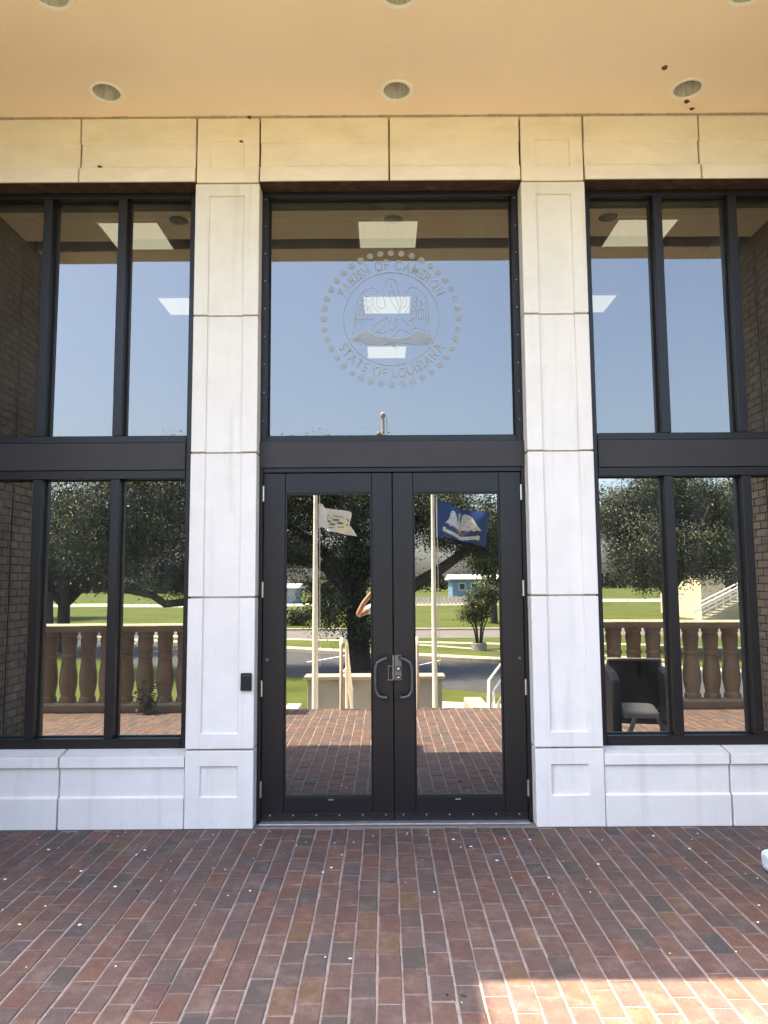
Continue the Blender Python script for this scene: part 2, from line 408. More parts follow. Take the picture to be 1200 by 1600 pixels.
for sx, lb in ((-1, 'pale stone pillar with sunk panels left of the double doors'), (1, 'pale stone pillar with sunk panels right of the double doors')):
    t = thing('stone_pillar', (sx*1.1875, .17, 0), lb, 'pillar', 'stone pillars either side of the doors')
    X0, X1 = sorted((sx*.955, sx*1.42)); P0, P1 = sorted((sx*1.065, sx*1.318))
    zj = [0, .52, 1.55, 2.565, 3.562, 4.558]
    for k in range(5):
        if k == 0: pz = (.208, .41)
        else: pz = (.627, 4.46)
        dx = rng.uniform(-.0015, .0015); dy = rng.uniform(0, .002)
        block(X0+dx, X1+dx, zj[k]+(JG if k else .001), zj[k+1]-JG, P0, P1, *pz, y0=-dy).build('stone_block', 'stone', t, bevel=.0035)
    MB().box(X0+.012, X1-.012, .026, .33, .002, 4.55).build('mortar_core', 'joint', t)
# ---- lintel course: stone panels between pillar heads
def lintel_prof(y=0.):
    return [(y,5.062),(y,4.871),(y+.020,4.865),(y+.014,4.677),(y-.014,4.674),(y-.018,4.564),(y+.30,4.564),(y+.30,5.062)]
def lint(cat_lb, spans, x0, x1):
    t = thing('stone_lintel', ((x0+x1)/2, .15, 4.56), cat_lb, 'lintel', 'stone lintels under the porch ceiling')
    for a, b_ in spans:
        MB().prism_x(lintel_prof(rng.uniform(-.002, .002)), a+JG, b_-JG).build('stone_panel', 'lintel_stone', t, bevel=.003)
    MB().box(x0+.01, x1-.01, .032, .29, 4.572, 5.055).build('mortar_core', 'joint_brown', t)
    return t
lint('weathered cream stone lintel above the window left of the doors', [(-3.62,-2.272),(-2.272,-1.42)], -3.62, -1.42)
lint('weathered cream stone lintel above the etched transom window', [(-.955,-.006),(-.006,.955)], -.955, .955)
lint('weathered cream stone lintel above the window right of the doors', [(1.42,2.272),(2.272,3.62)], 1.42, 3.62)
for sx, lb in ((-1, 'square stone pillar head with sunk panel left of the transom'), (1, 'square stone pillar head with sunk panel right of the transom')):
    X0, X1 = sorted((sx*.955, sx*1.42)); P0, P1 = sorted((sx*1.068, sx*1.316))
    o = block(X0+JG, X1-JG, 4.558+JG, 5.062, P0, P1, 4.677, 4.881, y0=.001).build('pillar_head', 'lintel_stone', bevel=.0035, label=lb, cat='stone block', group='pillar heads under the ceiling')
    MB().box(X0+.004, X1-.004, .02, .33, 4.5605, 5.05).build('mortar_core', 'joint_brown', o)
# ---- low base walls under the windows
def base_prof(y=0.):
    return [(y+.30,.001),(y-.004,.001),(y-.004,.206),(y+.016,.213),(y+.014,.402),(y-.008,.407),(y-.008,.476),(y+.135,.503),(y+.30,.503)]
for sx, lb in ((-1, 'white stone base wall below the window left of the doors'), (1, 'white stone base wall below the window right of the doors')):
    t = thing('stone_base_wall', (sx*2.52, .15, 0), lb, 'wall', 'low stone walls under the windows')
    for a, b_ in ((1.42, 2.277), (2.277, 3.62)):
        xa, xb = sorted((sx*a, sx*b_))
        MB().prism_x(base_prof(rng.uniform(-.002, .003)), xa+JG, xb-JG).build('stone_panel', 'stone', t, bevel=.003)
    xa, xb = sorted((sx*1.43, sx*3.61)); MB().box(xa, xb, .03, .28, .003, .465).build('mortar_core', 'joint', t)

# ---- glazing
YF, YB, YG = .13, .27, .205
def pane(x0, x1, z0, z1, mat, parent, y=YG, name='glass_pane', tilt=0., yaw=0.):
    b = MB(); cz = (z0+z1)/2
    v = []
    for yy in (y, y+.006):
        for x, z in ((x0,z0),(x1,z0),(x1,z1),(x0,z1)): v.append((x, yy + tilt*(z-cz) + yaw*(x-(x0+x1)/2), z))
    b.add(v, [(0,1,2,3)])                     # the coated face is the one that reflects most
    return b.build(name, mat, parent)
def member(name, x0, x1, z0, z1, parent, y0=YF, y1=YB, mat='bronze', bev=.003):
    return MB().box(x0, x1, y0, y1, z0, z1).build(name, mat, parent, bevel=bev)
wr = random.Random(3)
for sx, lb in ((-1, 'tall dark bronze window with two tiers of panes left of the doors'), (1, 'tall dark bronze window with two tiers of panes right of the doors')):
    t = thing('storefront_window', (sx*2.52, .2, .505), lb, 'window', 'tall windows flanking the doors')
    def mm(name, a, b_, z0, z1, **k):
        xa, xb = sorted((sx*a, sx*b_)); return member(name, xa, xb, z0, z1, t, **k)
    mm('jamb', 1.421, 1.488, .505, 4.560); mm('jamb', 3.555, 3.62, .505, 4.560)
    verts = [1.488, (1.962, 2.028), (2.520, 2.586), (3.06, 3.126), 3.555]
    for a, b_ in verts[1:4]:
        mm('mullion', a, b_, .571, 2.399); mm('mullion', a, b_, 2.716, 4.514)
    mm('sill_rail', 1.489, 3.554, .505, .570); mm('lower_head', 1.489, 3.554, 2.40, 2.462, y0=YF-.001)
    mm('spandrel_panel', 1.489, 3.554, 2.463, 2.662, y0=YF-.012, mat='bronze_panel')
    mm('head_flashing', 1.421, 3.62, 4.5608, 4.5632, y0=-.008, mat='flashing', bev=0)
    mm('upper_sill', 1.489, 3.554, 2.663, 2.715); mm('head', 1.489, 3.554, 4.515, 4.5605)
    lim = [1.488, 1.962, 2.028, 2.520, 2.586, 3.06, 3.126, 3.555]
    for k in range(4):
        a, b_ = lim[2*k]-.012, lim[2*k+1]+.012
        xa, xb = sorted((sx*a, sx*b_))
        pane(xa, xb, .558, 2.412, 'lower_glass', t, tilt=wr.gauss(0, .0012), yaw=wr.gauss(0, .0015)); pane(xa, xb, 2.703, 4.527, 'upper_glass', t, tilt=wr.gauss(0, .0012), yaw=wr.gauss(0, .0015))
        for z0, z1 in ((.5705, 2.3995), (2.7155, 4.5145)):     # black glazing beads round each pane
            bd = MB(); xi, xo = sorted((sx*lim[2*k], sx*lim[2*k+1])); e = .007
            bd.box(xi, xi+e, YG-.012, YG-.002, z0, z1); bd.box(xo-e, xo, YG-.012, YG-.002, z0, z1)
            bd.box(xi+e, xo-e, YG-.012, YG-.002, z0, z0+e); bd.box(xi+e, xo-e, YG-.012, YG-.002, z1-e, z1)
            bd.build('glazing_bead', 'gasket', t)
# ---- door frame with transom light
t = thing('door_frame', (0, .2, 0), 'dark bronze frame around the double doors and etched transom window', 'door frame')
for sx in (-1, 1):
    xa, xb = sorted((sx*.926, sx*.954)); member('jamb', xa, xb, .001, 2.470, t, y0=YF-.012)
    xa, xb = sorted((sx*.905, sx*.954)); member('transom_jamb', xa, xb, 2.662, 4.560, t)
member('door_head', -.9255, .9255, 2.437, 2.470, t, y0=YF-.012)
member('header_panel', -.9535, .9535, 2.471, 2.661, t, y0=YF-.024, mat='bronze_panel')
member('transom_sill', -.9045, .9045, 2.662, 2.709, t); member('transom_head', -.9045, .9045, 4.520, 4.560, t)
member('head_flashing', -.954, .954, 4.5608, 4.5632, t, y0=-.008, mat='flashing', bev=0)
tp = pane(-.912, .912, 2.70, 4.53, 'upper_glass', t, name='transom_pane')
bd = MB()
bd.box(-.904, -.896, YG-.012, YG-.002, 2.71, 4.519); bd.box(.896, .904, YG-.012, YG-.002, 2.71, 4.519)
bd.box(-.896, .896, YG-.012, YG-.002, 2.7095, 2.717); bd.box(-.896, .896, YG-.012, YG-.002, 4.512, 4.5195)
bd.build('glazing_bead', 'gasket', t)
scr = MB()
for x in (-.929, .929):
    for z in np.arange(2.82, 4.5, .21): scr.add([(x+.004*math.cos(a), YF-.002, z+.004*math.sin(a)) for a in np.linspace(0, 2*math.pi, 9)[:-1]], [tuple(range(8))])
scr.build('screw_heads', 'aluminium', t, kind='stuff')
MB().box(-.925, .925, .055, .26, .001, .012).build('threshold', 'aluminium', t, bevel=.002)

# ---- etched seal on the transom pane
seal = bpy.data.objects.new('etched_seal', None); COL.objects.link(seal); seal.parent = t; seal.location = Vector((.004, YG-.006, 3.606)) - t.location
tag(seal, 'round etched parish seal with a pelican on the transom glass')
SC = Vector((.004, YG-.006, 3.606)); K = .00483/4.615        # metres per zoom pixel, seal drawing centred on (600, 550)
def sp(x, y): return ((x-600)*K, 0, (550-y)*K)
def spart(name, me):
    o = bpy.data.objects.new(name, me); COL.objects.link(o); o.parent = seal; return o
dm = MB(); dm.add([(.0235*math.cos(2*math.pi*k/20), 0, .0235*math.sin(2*math.pi*k/20)) for k in range(20)], [tuple(range(20))])
dme = dm.mesh('dot', 'etched')
for k in range(40):
    a = 2*math.pi*(k+.5)/40 + .078; o = spart('dot', dme); o.location = (.5035*math.sin(a), 0, .5035*math.cos(a))
def ribbon(b, pts, w):
    pts = [Vector(p) for p in pts]; n = len(pts); v = []
    for i, p in enumerate(pts):
        d = (pts[min(i+1, n-1)] - pts[max(i-1, 0)]).normalized(); q = Vector((-d.z, 0, d.x))*w/2
        v += [p+q, p-q]
    b.add(v, [(2*i, 2*i+1, 2*i+3, 2*i+2) for i in range(n-1)])
def smoothpts(pp, it=2):
    for _ in range(it):
        q = [pp[0]]
        for a, c in zip(pp[:-1], pp[1:]):
            q += [(a[0]*.75+c[0]*.25, a[1]*.75+c[1]*.25), (a[0]*.25+c[0]*.75, a[1]*.25+c[1]*.75)]
        pp = q + [pp[-1]]
    return pp
b = MB(); ribbon(b, [(.357*math.sin(2*math.pi*k/72), 0, .357*math.cos(2*math.pi*k/72)) for k in range(73)], .0085)
spart('ring', b.mesh('ring', 'etched'))
st_ = [[(543,350),(546,308),(570,268),(600,254),(634,270),(644,306),(652,350),(664,400),(670,450),(664,492),(656,512)],
 [(543,350),(546,402),(556,442),(560,466),(530,478),(500,464),(497,420),(497,376)],
 [(590,340),(584,376),(600,424),(632,476),(654,508)], [(612,330),(630,390),(650,440),(660,490)],
 [(704,352),(704,400),(714,432),(700,466),(676,474),(668,468)],[(690,362),(686,410),(678,452)],
 [(502,352),(496,330),(465,318),(430,330),(392,352),(362,402),(346,452),(342,540),(335,600),(330,664)],
 [(472,372),(466,440),(488,486),(520,508)],[(708,356),(716,335),(742,318),(776,322),(816,346),(846,392),(862,442),(866,540),(870,600),(868,664)],
 [(728,372),(736,440),(716,486),(690,510)],
 [(600,545),(584,580),(582,620),(600,640),(622,618),(640,580),(648,545),(626,566),(610,590)],
 [(570,535),(540,556),(512,576),(476,600),(462,630),(484,644),(520,632),(546,600),(570,540)],
 [(672,546),(700,580),(726,602),(760,590),(744,560),(700,566)],[(760,620),(800,616),(838,640),(866,676)],
 [(470,660),(500,644),(540,660),(560,640),(600,660)],[(600,690),(640,640),(680,626),(720,652),(760,690)],[(740,640),(760,616),(790,620),(782,650),(750,650)]]
for s_ in (-1, 1):
    def fx(x): return 600 + s_*(x-600) + (6 if s_ > 0 else 0)
    for k in range(8):
        x = 738 + k*17; st_.append([(fx(x), 480 + abs(k-3)*6), (fx(x+2), 540), (fx(x-3), 640 - (7-k)*12)])
        if k < 7: st_.append([(fx(x), 545 + (k % 2)*6), (fx(x+9), 556), (fx(x+17), 545)])
    for cx, cy_, r_ in ((770,372,18),(796,396,20),(764,410,19),(794,438,20),(760,448,18),(822,430,18),(826,466,17),(786,474,17),(752,476,14)):
        st_.append([(fx(cx+r_*math.cos(a)), cy_+r_*math.sin(a)) for a in np.linspace(-.6, 3.6, 9)])
b = MB()
for pp in st_: ribbon(b, [sp(*q) for q in smoothpts(pp, 2)], .0048)
b.add([sp(605+7*math.cos(a), 312+7*math.sin(a)) for a in np.linspace(0, 2*math.pi, 11)[:-1]], [tuple(range(10))])
spart('pelican_outline', b.mesh('pelican_outline', 'etched'))
b = MB()
top = [(318,694),(350,672),(390,650),(430,636),(470,672),(520,684),(580,688),(640,694),(700,692),(750,668),(800,646),(850,668),(896,712)]
bot = [(330,720),(356,706),(392,716),(420,742),(470,738),(520,746),(580,738),(640,742),(700,736),(756,742),(800,752),(846,736),(890,728)]
vv = [sp(*q) for q in top] + [sp(*q) for q in bot]
b.add(vv, [(i, i+1, 14+i, 13+i) for i in range(12)])
nr = random.Random(2)
for k in range(46):
    x = nr.uniform(330, 880); y = 735 + nr.uniform(-35, 20) - abs(x-600)*.05; a = nr.uniform(-.7, .7); L_ = nr.uniform(14, 34)
    ribbon(b, [sp(x, y), sp(x+L_*math.cos(a), y+L_*math.sin(a))], .005)
spart('nest', b.mesh('nest', 'etched'))
def letters(txt, size, r, a0, a1, flip):
    objs = []
    for ch in txt:
        c = bpy.data.curves.new('letter', 'FONT'); c.body = ch; c.size = size; c.offset = .0020; c.fill_mode = 'FRONT'
        o = bpy.data.objects.new('letter_tmp', c); COL.objects.link(o); objs.append((ch, o))
    bpy.context.view_layer.update(); dg = bpy.context.evaluated_depsgraph_get()
    items = []
    for ch, o in objs:
        me = bpy.data.meshes.new_from_object(o.evaluated_get(dg)); c = o.data
        if ch == ' ' or len(me.vertices) == 0: items.append((None, size*.26)); bpy.data.meshes.remove(me)
        else:
            xs = [v.co.x for v in me.vertices]; x0, x1 = min(xs), max(xs)
            for v in me.vertices: v.co = Vector(((v.co.x-(x0+x1)/2)*.80, 0, v.co.y*1.04))
            items.append((me, (x1-x0)*.80))
        bpy.data.objects.remove(o); bpy.data.curves.remove(c)
    tot = sum(i[1] for i in items); span = abs(a1-a0)*r; gap = (span-tot)/(len(items)-1); s = 0
    for me, wd in items:
        a = (s+wd/2)/r; s += wd+gap
        if me is None: continue
        me.materials.clear(); me.materials.append(M['etched'])
        if not flip: ang = a0 + a; q = Matrix.Rotation(ang, 4, 'Y'); pos = Vector((r*math.sin(ang), 0, r*math.cos(ang)))
        else: ang = a0 + a; q = Matrix.Rotation(-ang, 4, 'Y'); pos = Vector((r*math.sin(ang), 0, -r*math.cos(ang)))
        o = spart('letter', me); o.matrix_local = Matrix.Translation(pos) @ q
letters('PARISH OF CAMERON', .100, .382, R(-64), R(64), False)
letters('STATE OF LOUISIANA', .100, .452, R(-61), R(61), True)

# ---- double doors
for sx, lb in ((-1, 'left leaf of the dark bronze glazed double doors'), (1, 'right leaf of the dark bronze glazed double doors')):
    t = thing('entrance_door', (sx*.463, .15, .012), lb, 'door', 'leaves of the double doors')
    def mm(name, a, b_, z0, z1, **k):
        xa, xb = sorted((sx*a, sx*b_)); return member(name, xa, xb, z0, z1, t, **k)
    D0, D1 = .128, .173
    mm('stile', .768, .9235, .014, 2.433, y0=D0, y1=D1); mm('stile', .0025, .148, .014, 2.433, y0=D0, y1=D1)
    mm('top_rail', .1485, .7675, 2.288, 2.433, y0=D0+.0005, y1=D1); mm('bottom_rail', .1485, .7675, .014, .170, y0=D0+.0005, y1=D1)
    xa, xb = sorted((sx*.140, sx*.776)); pane(xa, xb, .16, 2.296, 'door_glass', t, y=.15)
    bd = MB(); xa, xb = sorted((sx*.1485, sx*.7675)); e = .010
    bd.box(xa, xa+e, D0+.004, .148, .1705, 2.2875); bd.box(xb-e, xb, D0+.004, .148, .1705, 2.2875)
    bd.box(xa+e, xb-e, D0+.004, .148, .1705, .1705+e); bd.box(xa+e, xb-e, D0+.004, .148, 2.2875-e, 2.2875)
    bd.build('glazing_bead', 'bronze', t, bevel=.002)
    sw = mm('door_sweep', .004, .922, .0135, .062, y0=D0-.009, y1=D0-.0005, bev=.002)
    for k in range(6):
        x = sx*(.06 + k*.16); b = MB(); b.add([(x+.006*math.cos(a), D0-.0105, .052+.006*math.sin(a)) for a in np.linspace(0, 2*math.pi, 11)[:-1]] + [(x+.006*math.cos(a), D0-.0095, .052+.006*math.sin(a)) for a in np.linspace(0, 2*math.pi, 11)[:-1]], [tuple(range(10))] + [(i, (i+1)%10, 10+(i+1)%10, 10+i) for i in range(10)])
        b.build('screw', 'steel', sw)
    for z in (2.285, 1.60, .912, .226):
        h = MB(); h.tube([(sx*.9245, D0-.010, z-.055), (sx*.9245, D0-.010, z+.055)], .0085, 12)
        hg = h.build('hinge', 'steel', t, smooth=True)
        for dz in (-.033, -.011, .011, .033): MB().tube([(sx*.9245, D0-.010, z+dz-.001), (sx*.9245, D0-.010, z+dz+.001)], .0092, 12).build('hinge_knuckle', 'aluminium', hg)
    b = MB(); b.tube([(sx*.888, D0+.002, 1.11), (sx*.888, D0-.004, 1.11)], .010, 14); b.build('bolt_head', 'lock_metal', t)
    b = MB(); b.box(sx*.44-.018, sx*.44+.018, D0-.0015, D0, .148, .155); b.build('maker_plate', 'aluminium', t)
    # pull handle, a bent tube standing off the stile
    yh = D0-.055
    hp = [(sx*.046, D0, 1.121), (sx*.046, yh+.012, 1.121), (sx*.050, yh, 1.119), (sx*.085, yh, 1.108), (sx*.112, yh, 1.090), (sx*.125, yh, 1.058), (sx*.128, yh, 1.02), (sx*.128, yh, .93), (sx*.124, yh, .892), (sx*.108, yh, .863), (sx*.082, yh, .852), (sx*.050, yh, .850), (sx*.046, yh+.012, .850), (sx*.046, D0, .850)]
    MB().tube(hp, .0125, 12).build('pull_handle', 'handle_metal', t, smooth=True)
    if sx > 0:
        lk = MB().box(.006, .058, D0-.016, D0, .962, 1.138).build('lock_plate', 'lock_metal', t, bevel=.003)
        for z, r_ in ((1.045, .013), (.985, .009)):
            MB().tube([(.034, D0-.0165, z), (.034, D0-.024, z)], r_+.006, 14).build('lock_rose', 'black_plastic', lk)
            MB().tube([(.034, D0-.0245, z), (.034, D0-.027, z)], r_*.75, 14).build('lock_cylinder', 'steel', lk)
        gd = MB().box(-.010, .0055, D0-.024, D0-.002, .962, 1.138).build('latch_guard', 'lock_metal', t, bevel=.002)
    else:
        g = MB(); g.box(-.040, -.034, D0-.02, D0, .962, 1.065); g.box(-.034, -.012, D0-.02, D0, 1.057, 1.065); g.box(-.034, -.012, D0-.02, D0, .962, .970)
        g.build('strike_guard', 'lock_metal', t, bevel=.0015)
# ---- card reader
rd = MB().box(-1.046, -.972, -.026, -.0005, .917, 1.035).build('card_reader', 'black_plastic', bevel=.005, label='small black card reader fixed to the left stone pillar', cat='card reader')
MB().box(-1.036, -.982, -.0275, -.0265, 1.018, 1.022).build('indicator', 'led_grey', rd)
MB().box(-1.048, -.970, -.006, -.0008, .915, .9165).build('back_plate', 'led_grey', rd)

# ---- porch ceiling with recessed downlights
DL = [(x, y) for y in (-.287, -1.145) for x in (-1.98, .046, 2.078)]
RH = .106
bm = bmesh.new()
def ring_edges(pts, z):
    vs_ = [bm.verts.new((x, y, z)) for x, y in pts]
    return [bm.edges.new((vs_[i], vs_[(i+1) % len(vs_)])) for i in range(len(vs_))]
es = ring_edges([(-3.62,.30),(3.62,.30),(3.62,-1.535),(-3.62,-1.535)], 5.065)
for x, y in DL: es += ring_edges([(x+RH*math.cos(2*math.pi*k/36), y+RH*math.sin(2*math.pi*k/36)) for k in range(36)], 5.065)
bmesh.ops.triangle_fill(bm, edges=es, use_beauty=True)
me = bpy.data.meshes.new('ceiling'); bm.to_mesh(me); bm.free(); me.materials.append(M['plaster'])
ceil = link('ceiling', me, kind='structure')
MB().box(-3.62, 3.62, -1.765, -1.535, 5.30, 5.33).build('slot_back', 'slot_dark', ceil)
MB().box(-3.62, 3.62, -1.5345, -1.52, 5.072, 5.33).build('slot_side', 'slot_dark', ceil)
cj = MB(); jr = random.Random(8)
for k in range(60):
    x = -3.6 + k*.12; d = jr.uniform(.003, .009); cj.box(x+.0005, x+.1195, -.012-d, .0, 5.0585-d*.3, 5.0642)
cj.build('caulk_line', 'joint', ceil, kind='stuff')
MB().box(-3.62, 3.62, -1.515, .3, 5.32, 5.36).build('ceiling_deck', 'roof_membrane', ceil)
names = ['back left', 'back middle', 'back right', 'front left', 'front middle', 'front right']
spec = ['recessed downlight in the ceiling above the left window', 'recessed downlight in the ceiling above the doors', 'recessed downlight in the ceiling above the right window',
        'recessed downlight at the top left edge, nearer the porch front', 'recessed downlight at the top middle edge, nearer the porch front', 'recessed downlight at the top right edge, nearer the porch front']
for k, (x, y) in enumerate(DL):
    t = thing('downlight', (x, y, 5.065), spec[k], 'ceiling light', 'recessed downlights in the porch ceiling')
    MB().lathe([(RH-.014,.004),(RH-.014,-.003),(RH+.006,-.006),(RH+.012,-.001),(RH+.012,.001),(RH-.006,.004)], (x,y,5.065), 36, False).build('trim_ring', 'trim_white', t, smooth=True)
    MB().lathe([(RH-.013,.0),(RH-.020,.05),(RH-.030,.12),(RH-.045,.19)], (x,y,5.065), 36, False).build('reflector', 'reflector', t, smooth=True)
    MB().lathe([(RH-.044,.19),(.0005,.192)], (x,y,5.065), 36, False).build('can_top', 'can_inside', t)
    MB().lathe([(.018,.19),(.022,.14),(.034,.11),(.030,.085),(.0005,.078)], (x,y,5.065), 18, False).build('bulb', 'trim_white', t, smooth=True)
# front beam and portico roof
pr = thing('portico_roof', (0, -1.9, 5.065), 'flat portico roof with plaster front beam reflected above the sky', 'roof')
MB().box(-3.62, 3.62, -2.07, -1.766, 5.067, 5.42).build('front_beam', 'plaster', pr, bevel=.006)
MB().box(-3.62, 3.62, -2.075, .6, 5.42, 6.0).build('roof_slab', 'roof_membrane', pr)
# main building behind: roof, back room
br = thing('building_roof', (0, 6, 5.6), 'flat roof over the hall behind the glass front', 'roof')
MB().box(-9, 9, .62, 13.2, 5.62, 6.2).build('roof_deck', 'roof_membrane', br)
MB().box(-3.62, 3.62, .34, .60, 4.60, 5.62).build('spandrel_wall', 'int_wall', br)
MB().add([(-9,.3,-.0),(9,.3,0),(9,13,0),(-9,13,0)], [(0,1,2,3)]).build('hall_floor', 'int_floor', kind='structure')
MB().add([(-9,.605,5.39),(9,.605,5.39),(9,13,5.39),(-9,13,5.39)], [(0,1,2,3)]).build('hall_ceiling', 'int_ceiling', kind='structure')
hw = MB().box(-9, 9, 13.0, 13.2, 0, 5.62).build('hall_wall', 'int_wall', kind='structure')
MB().box(-9.2, -9, -0.0, 13.2, 0, 5.62).build('hall_wall', 'int_wall', kind='structure'); MB().box(9, 9.2, 0.0, 13.2, 0, 5.62).build('hall_wall', 'int_wall', kind='structure')
rows = ['first', 'second', 'third']
for j, y in enumerate((2.19, 4.22, 6.28)):
    for i, x in enumerate((-2.70, 0, 2.70)):
        t = thing('ceiling_panel_light', (x, y+.3, 5.385), 'square lit ceiling panel seen through %s, %s row from the glass' % (('the left window', 'the etched transom', 'the right window')[i], rows[j]), 'ceiling light', 'lit panels in the hall ceiling')
        MB().box(x-.305, x+.305, y, y+.61, 5.372, 5.380).build('diffuser', 'light_panel', t)
        f = MB(); f.box(x-.32, x-.306, y-.015, y+.625, 5.365, 5.384); f.box(x+.306, x+.32, y-.015, y+.625, 5.365, 5.384); f.box(x-.306, x+.306, y-.015, y-.001, 5.365, 5.384); f.box(x-.306, x+.306, y+.611, y+.625, 5.365, 5.384)
        f.build('light_frame', 'trim_white', t)

# ---- brick wings either side, real bricks on the faces that close the porch
BL, BH = .203, .0765
bb = MB(); h_ = .0005
bv, bf = paver_geo(BL-.011, BH-.011, .02, .003)
for sx, lb in ((-1, 'tan brick wing closing the left end of the porch'), (1, 'tan brick wing closing the right end of the porch')):
    t = thing('brick_wing', (sx*6, 2, G), lb, 'building', 'brick wings at the ends of the porch')
    xa, xb = sorted((sx*3.634, sx*9.0))
    MB().box(xa, xb, -2.055, 8, G, 8.25).build('wall', 'buff_mortar', t)
    xa, xb = sorted((sx*3.46, sx*9.4)); MB().box(xa, xb, -2.50, 8.4, 8.252, 8.42).build('shadow_eaves', 'white_paint', t)  # eaves added out of view, overhang sized to cast the porch floor shadow edge
    bms = []
    for k in range(4):
        b = MB()
        b.add([(-sx*c_, (a if sx < 0 else -a), b_) for a, b_, c_ in bv], bf); bms.append(b.mesh('brick', 'buff_brick_%d' % k))
    sfs = MB()
    for r_ in range(int(5.05/BH)):
        z = .0 + BH*(r_+.5); y = -2.055 + (BL/2 if r_ % 2 else 0)
        bricks = []
        if r_ % 2: bricks.append((-2.055+BL*.25, .5))
        while y < -.12:
            bricks.append((y+BL/2, 1)); y += BL
        for yc, s_ in bricks:
            if abs(yc+1.50) < BL*s_/2+.004:            # movement joint: bricks cut back either side of it
                lo, hi = yc-BL*s_/2+.0055, yc+BL*s_/2-.0055
                parts = [(lo, min(hi, -1.513)), (max(lo, -1.487), hi)]
            else: parts = [(yc-BL*s_/2+.0055, yc+BL*s_/2-.0055)]
            for lo, hi in parts:
                if hi-lo < .02: continue
                k = rng.randrange(4); sy = (hi-lo)/(BL-.011); yc2 = (lo+hi)/2; xo = sx*3.622 + rng.uniform(-.0015, .0015)
                if yc < -1.13:
                    o = link('brick', bms[k], t, loc=(xo, yc2, z)); o.scale = (1, sy, 1)
                else:
                    sfs.add([(xo - sx*c_, yc2 + a*sy*(1 if sx < 0 else -1), z+b_) for a, b_, c_ in bv], bf, k)
    sfs.build('brickwork', ['buff_brick_%d' % k for k in range(4)], t, kind='stuff')

# ================================================================== THINGS ON THE PORCH
# ---- balustrades
bal_prof = [(.090,0),(.090,.055),(.080,.066),(.076,.09),(.084,.14),(.094,.21),(.098,.28),(.094,.36),(.084,.46),(.078,.52),(.076,.56),(.088,.575),(.088,.60),(.076,.615),(.079,.68),(.086,.75),(.088,.80),(.080,.84),(.092,.855),(.092,.90)]
bal_me = MB().lathe([(a*1.17, b_) for a, b_ in bal_prof], (0,0,0), 12).mesh('baluster', 'cast_concrete', True)
def balustrade(x0, x1, y, ped, lb, inner):
    t = thing('balustrade', ((x0+x1)/2, y, 0), lb, 'balustrade', 'concrete balustrades along the porch edge')
    MB().prism_x([(y-.13,.001),(y+.13,.001),(y+.13,.09),(y+.10,.12),(y-.10,.12),(y-.13,.09)], x0, x1).build('bottom_rail', 'cast_concrete', t)
    MB().prism_x([(y-.10,1.02),(y+.10,1.02),(y+.14,1.05),(y+.14,1.10),(y+.11,1.118),(y-.11,1.118),(y-.14,1.10),(y-.14,1.05)], x0, x1).build('top_rail', 'cast_concrete', t)
    n = int((x1-x0)/.247)
    for k in range(n):
        link('baluster', bal_me, t, loc=(x0+(k+.5)*(x1-x0)/n, y, .12))
    pd = MB(); a, b_ = ped; pd.box(a, b_, y-.2, y+.2, .001, .10); pd.box(a+.03, b_-.03, y-.17, y+.17, .10, 1.03); pd.box(a-.01, b_+.01, y-.21, y+.21, 1.03, 1.12); pd.box(a+.05, b_-.05, y-.15, y+.15, 1.12, 1.15)
    pd.build('pedestal', 'cast_concrete', t, bevel=.006)
balustrade(-7.4, -2.02, -4.25, (-2.0, -1.55), 'tan concrete balustrade on the left side of the steps', -1)
balustrade(2.02, 7.4, -4.25, (1.55, 2.0), 'tan concrete balustrade on the right side of the steps', 1)
# ---- weed growing at the foot of the left balustrade
t = thing('weed_plant', (-3.1, -4.05, 0), 'small leafy weed growing from the bricks by the left balustrade', 'plant')
wv = random.Random(9); leaf = MB()
for k in range(9):
    a = wv.uniform(0, 6.28); h = wv.uniform(.18, .42); top = Vector((-3.1+math.cos(a)*.13, -4.05+math.sin(a)*.10, h))
    base = Vector((-3.1, -4.05, 0)); mid = (base+top)/2 + Vector((0,0,.05))
    MB().tube([base, mid, top], [.005,.004,.002], 5).build('stem', 'shrub_leaf_0', t)
    for j in range(13):
        p = base.lerp(top, wv.uniform(.25, 1)) + Vector((wv.gauss(0,.03), wv.gauss(0,.03), wv.gauss(0,.03)))
        u = Vector((wv.gauss(0,1), wv.gauss(0,1), wv.gauss(0,.5))).normalized(); q = u.orthogonal().normalized()*.016; u *= .045
        leaf.add([p-u, p+q, p+u, p-q], [(0,1,2,3)], wv.randrange(3))
leaf.build('leaves', ['shrub_leaf_0', 'shrub_leaf_1', 'shrub_leaf_2'], t, kind='stuff')

# ---- armchair at the right of the porch (seen in the window)
ax, ay = 2.36, -1.62
t = thing('patio_armchair', (ax, ay, 0), 'dark patio armchair with pale seat cushion reflected in the right window', 'chair')
def rot(b, ang, c):
    ca, sa = math.cos(ang), math.sin(ang); b.v = [(c[0]+(x-c[0])*ca-(y-c[1])*sa, c[1]+(x-c[0])*sa+(y-c[1])*ca, z) for x, y, z in b.v]; return b
ra = R(10)
def cpart(name, mk, mat, bev=.006):
    b = MB(); mk(b); rot(b, ra, (ax, ay)); return b.build(name, mat, t, bevel=bev)
cpart('seat', lambda b: b.box(ax-.21, ax+.21, ay-.22, ay+.30, .34, .385), 'chair_dark')
def cush(b):
    b.prism_x([(ay-.20,.386),(ay+.31,.386),(ay+.325,.41),(ay+.31,.45),(ay+.05,.475),(ay-.20,.45)], ax-.20, ax+.12)
cpart('cushion', cush, 'cushion', .02)
cpart('backrest', lambda b: b.prism_x([(ay-.25,.30),(ay-.21,.30),(ay-.30,.84),(ay-.345,.84)], ax-.24, ax+.24), 'chair_weave')
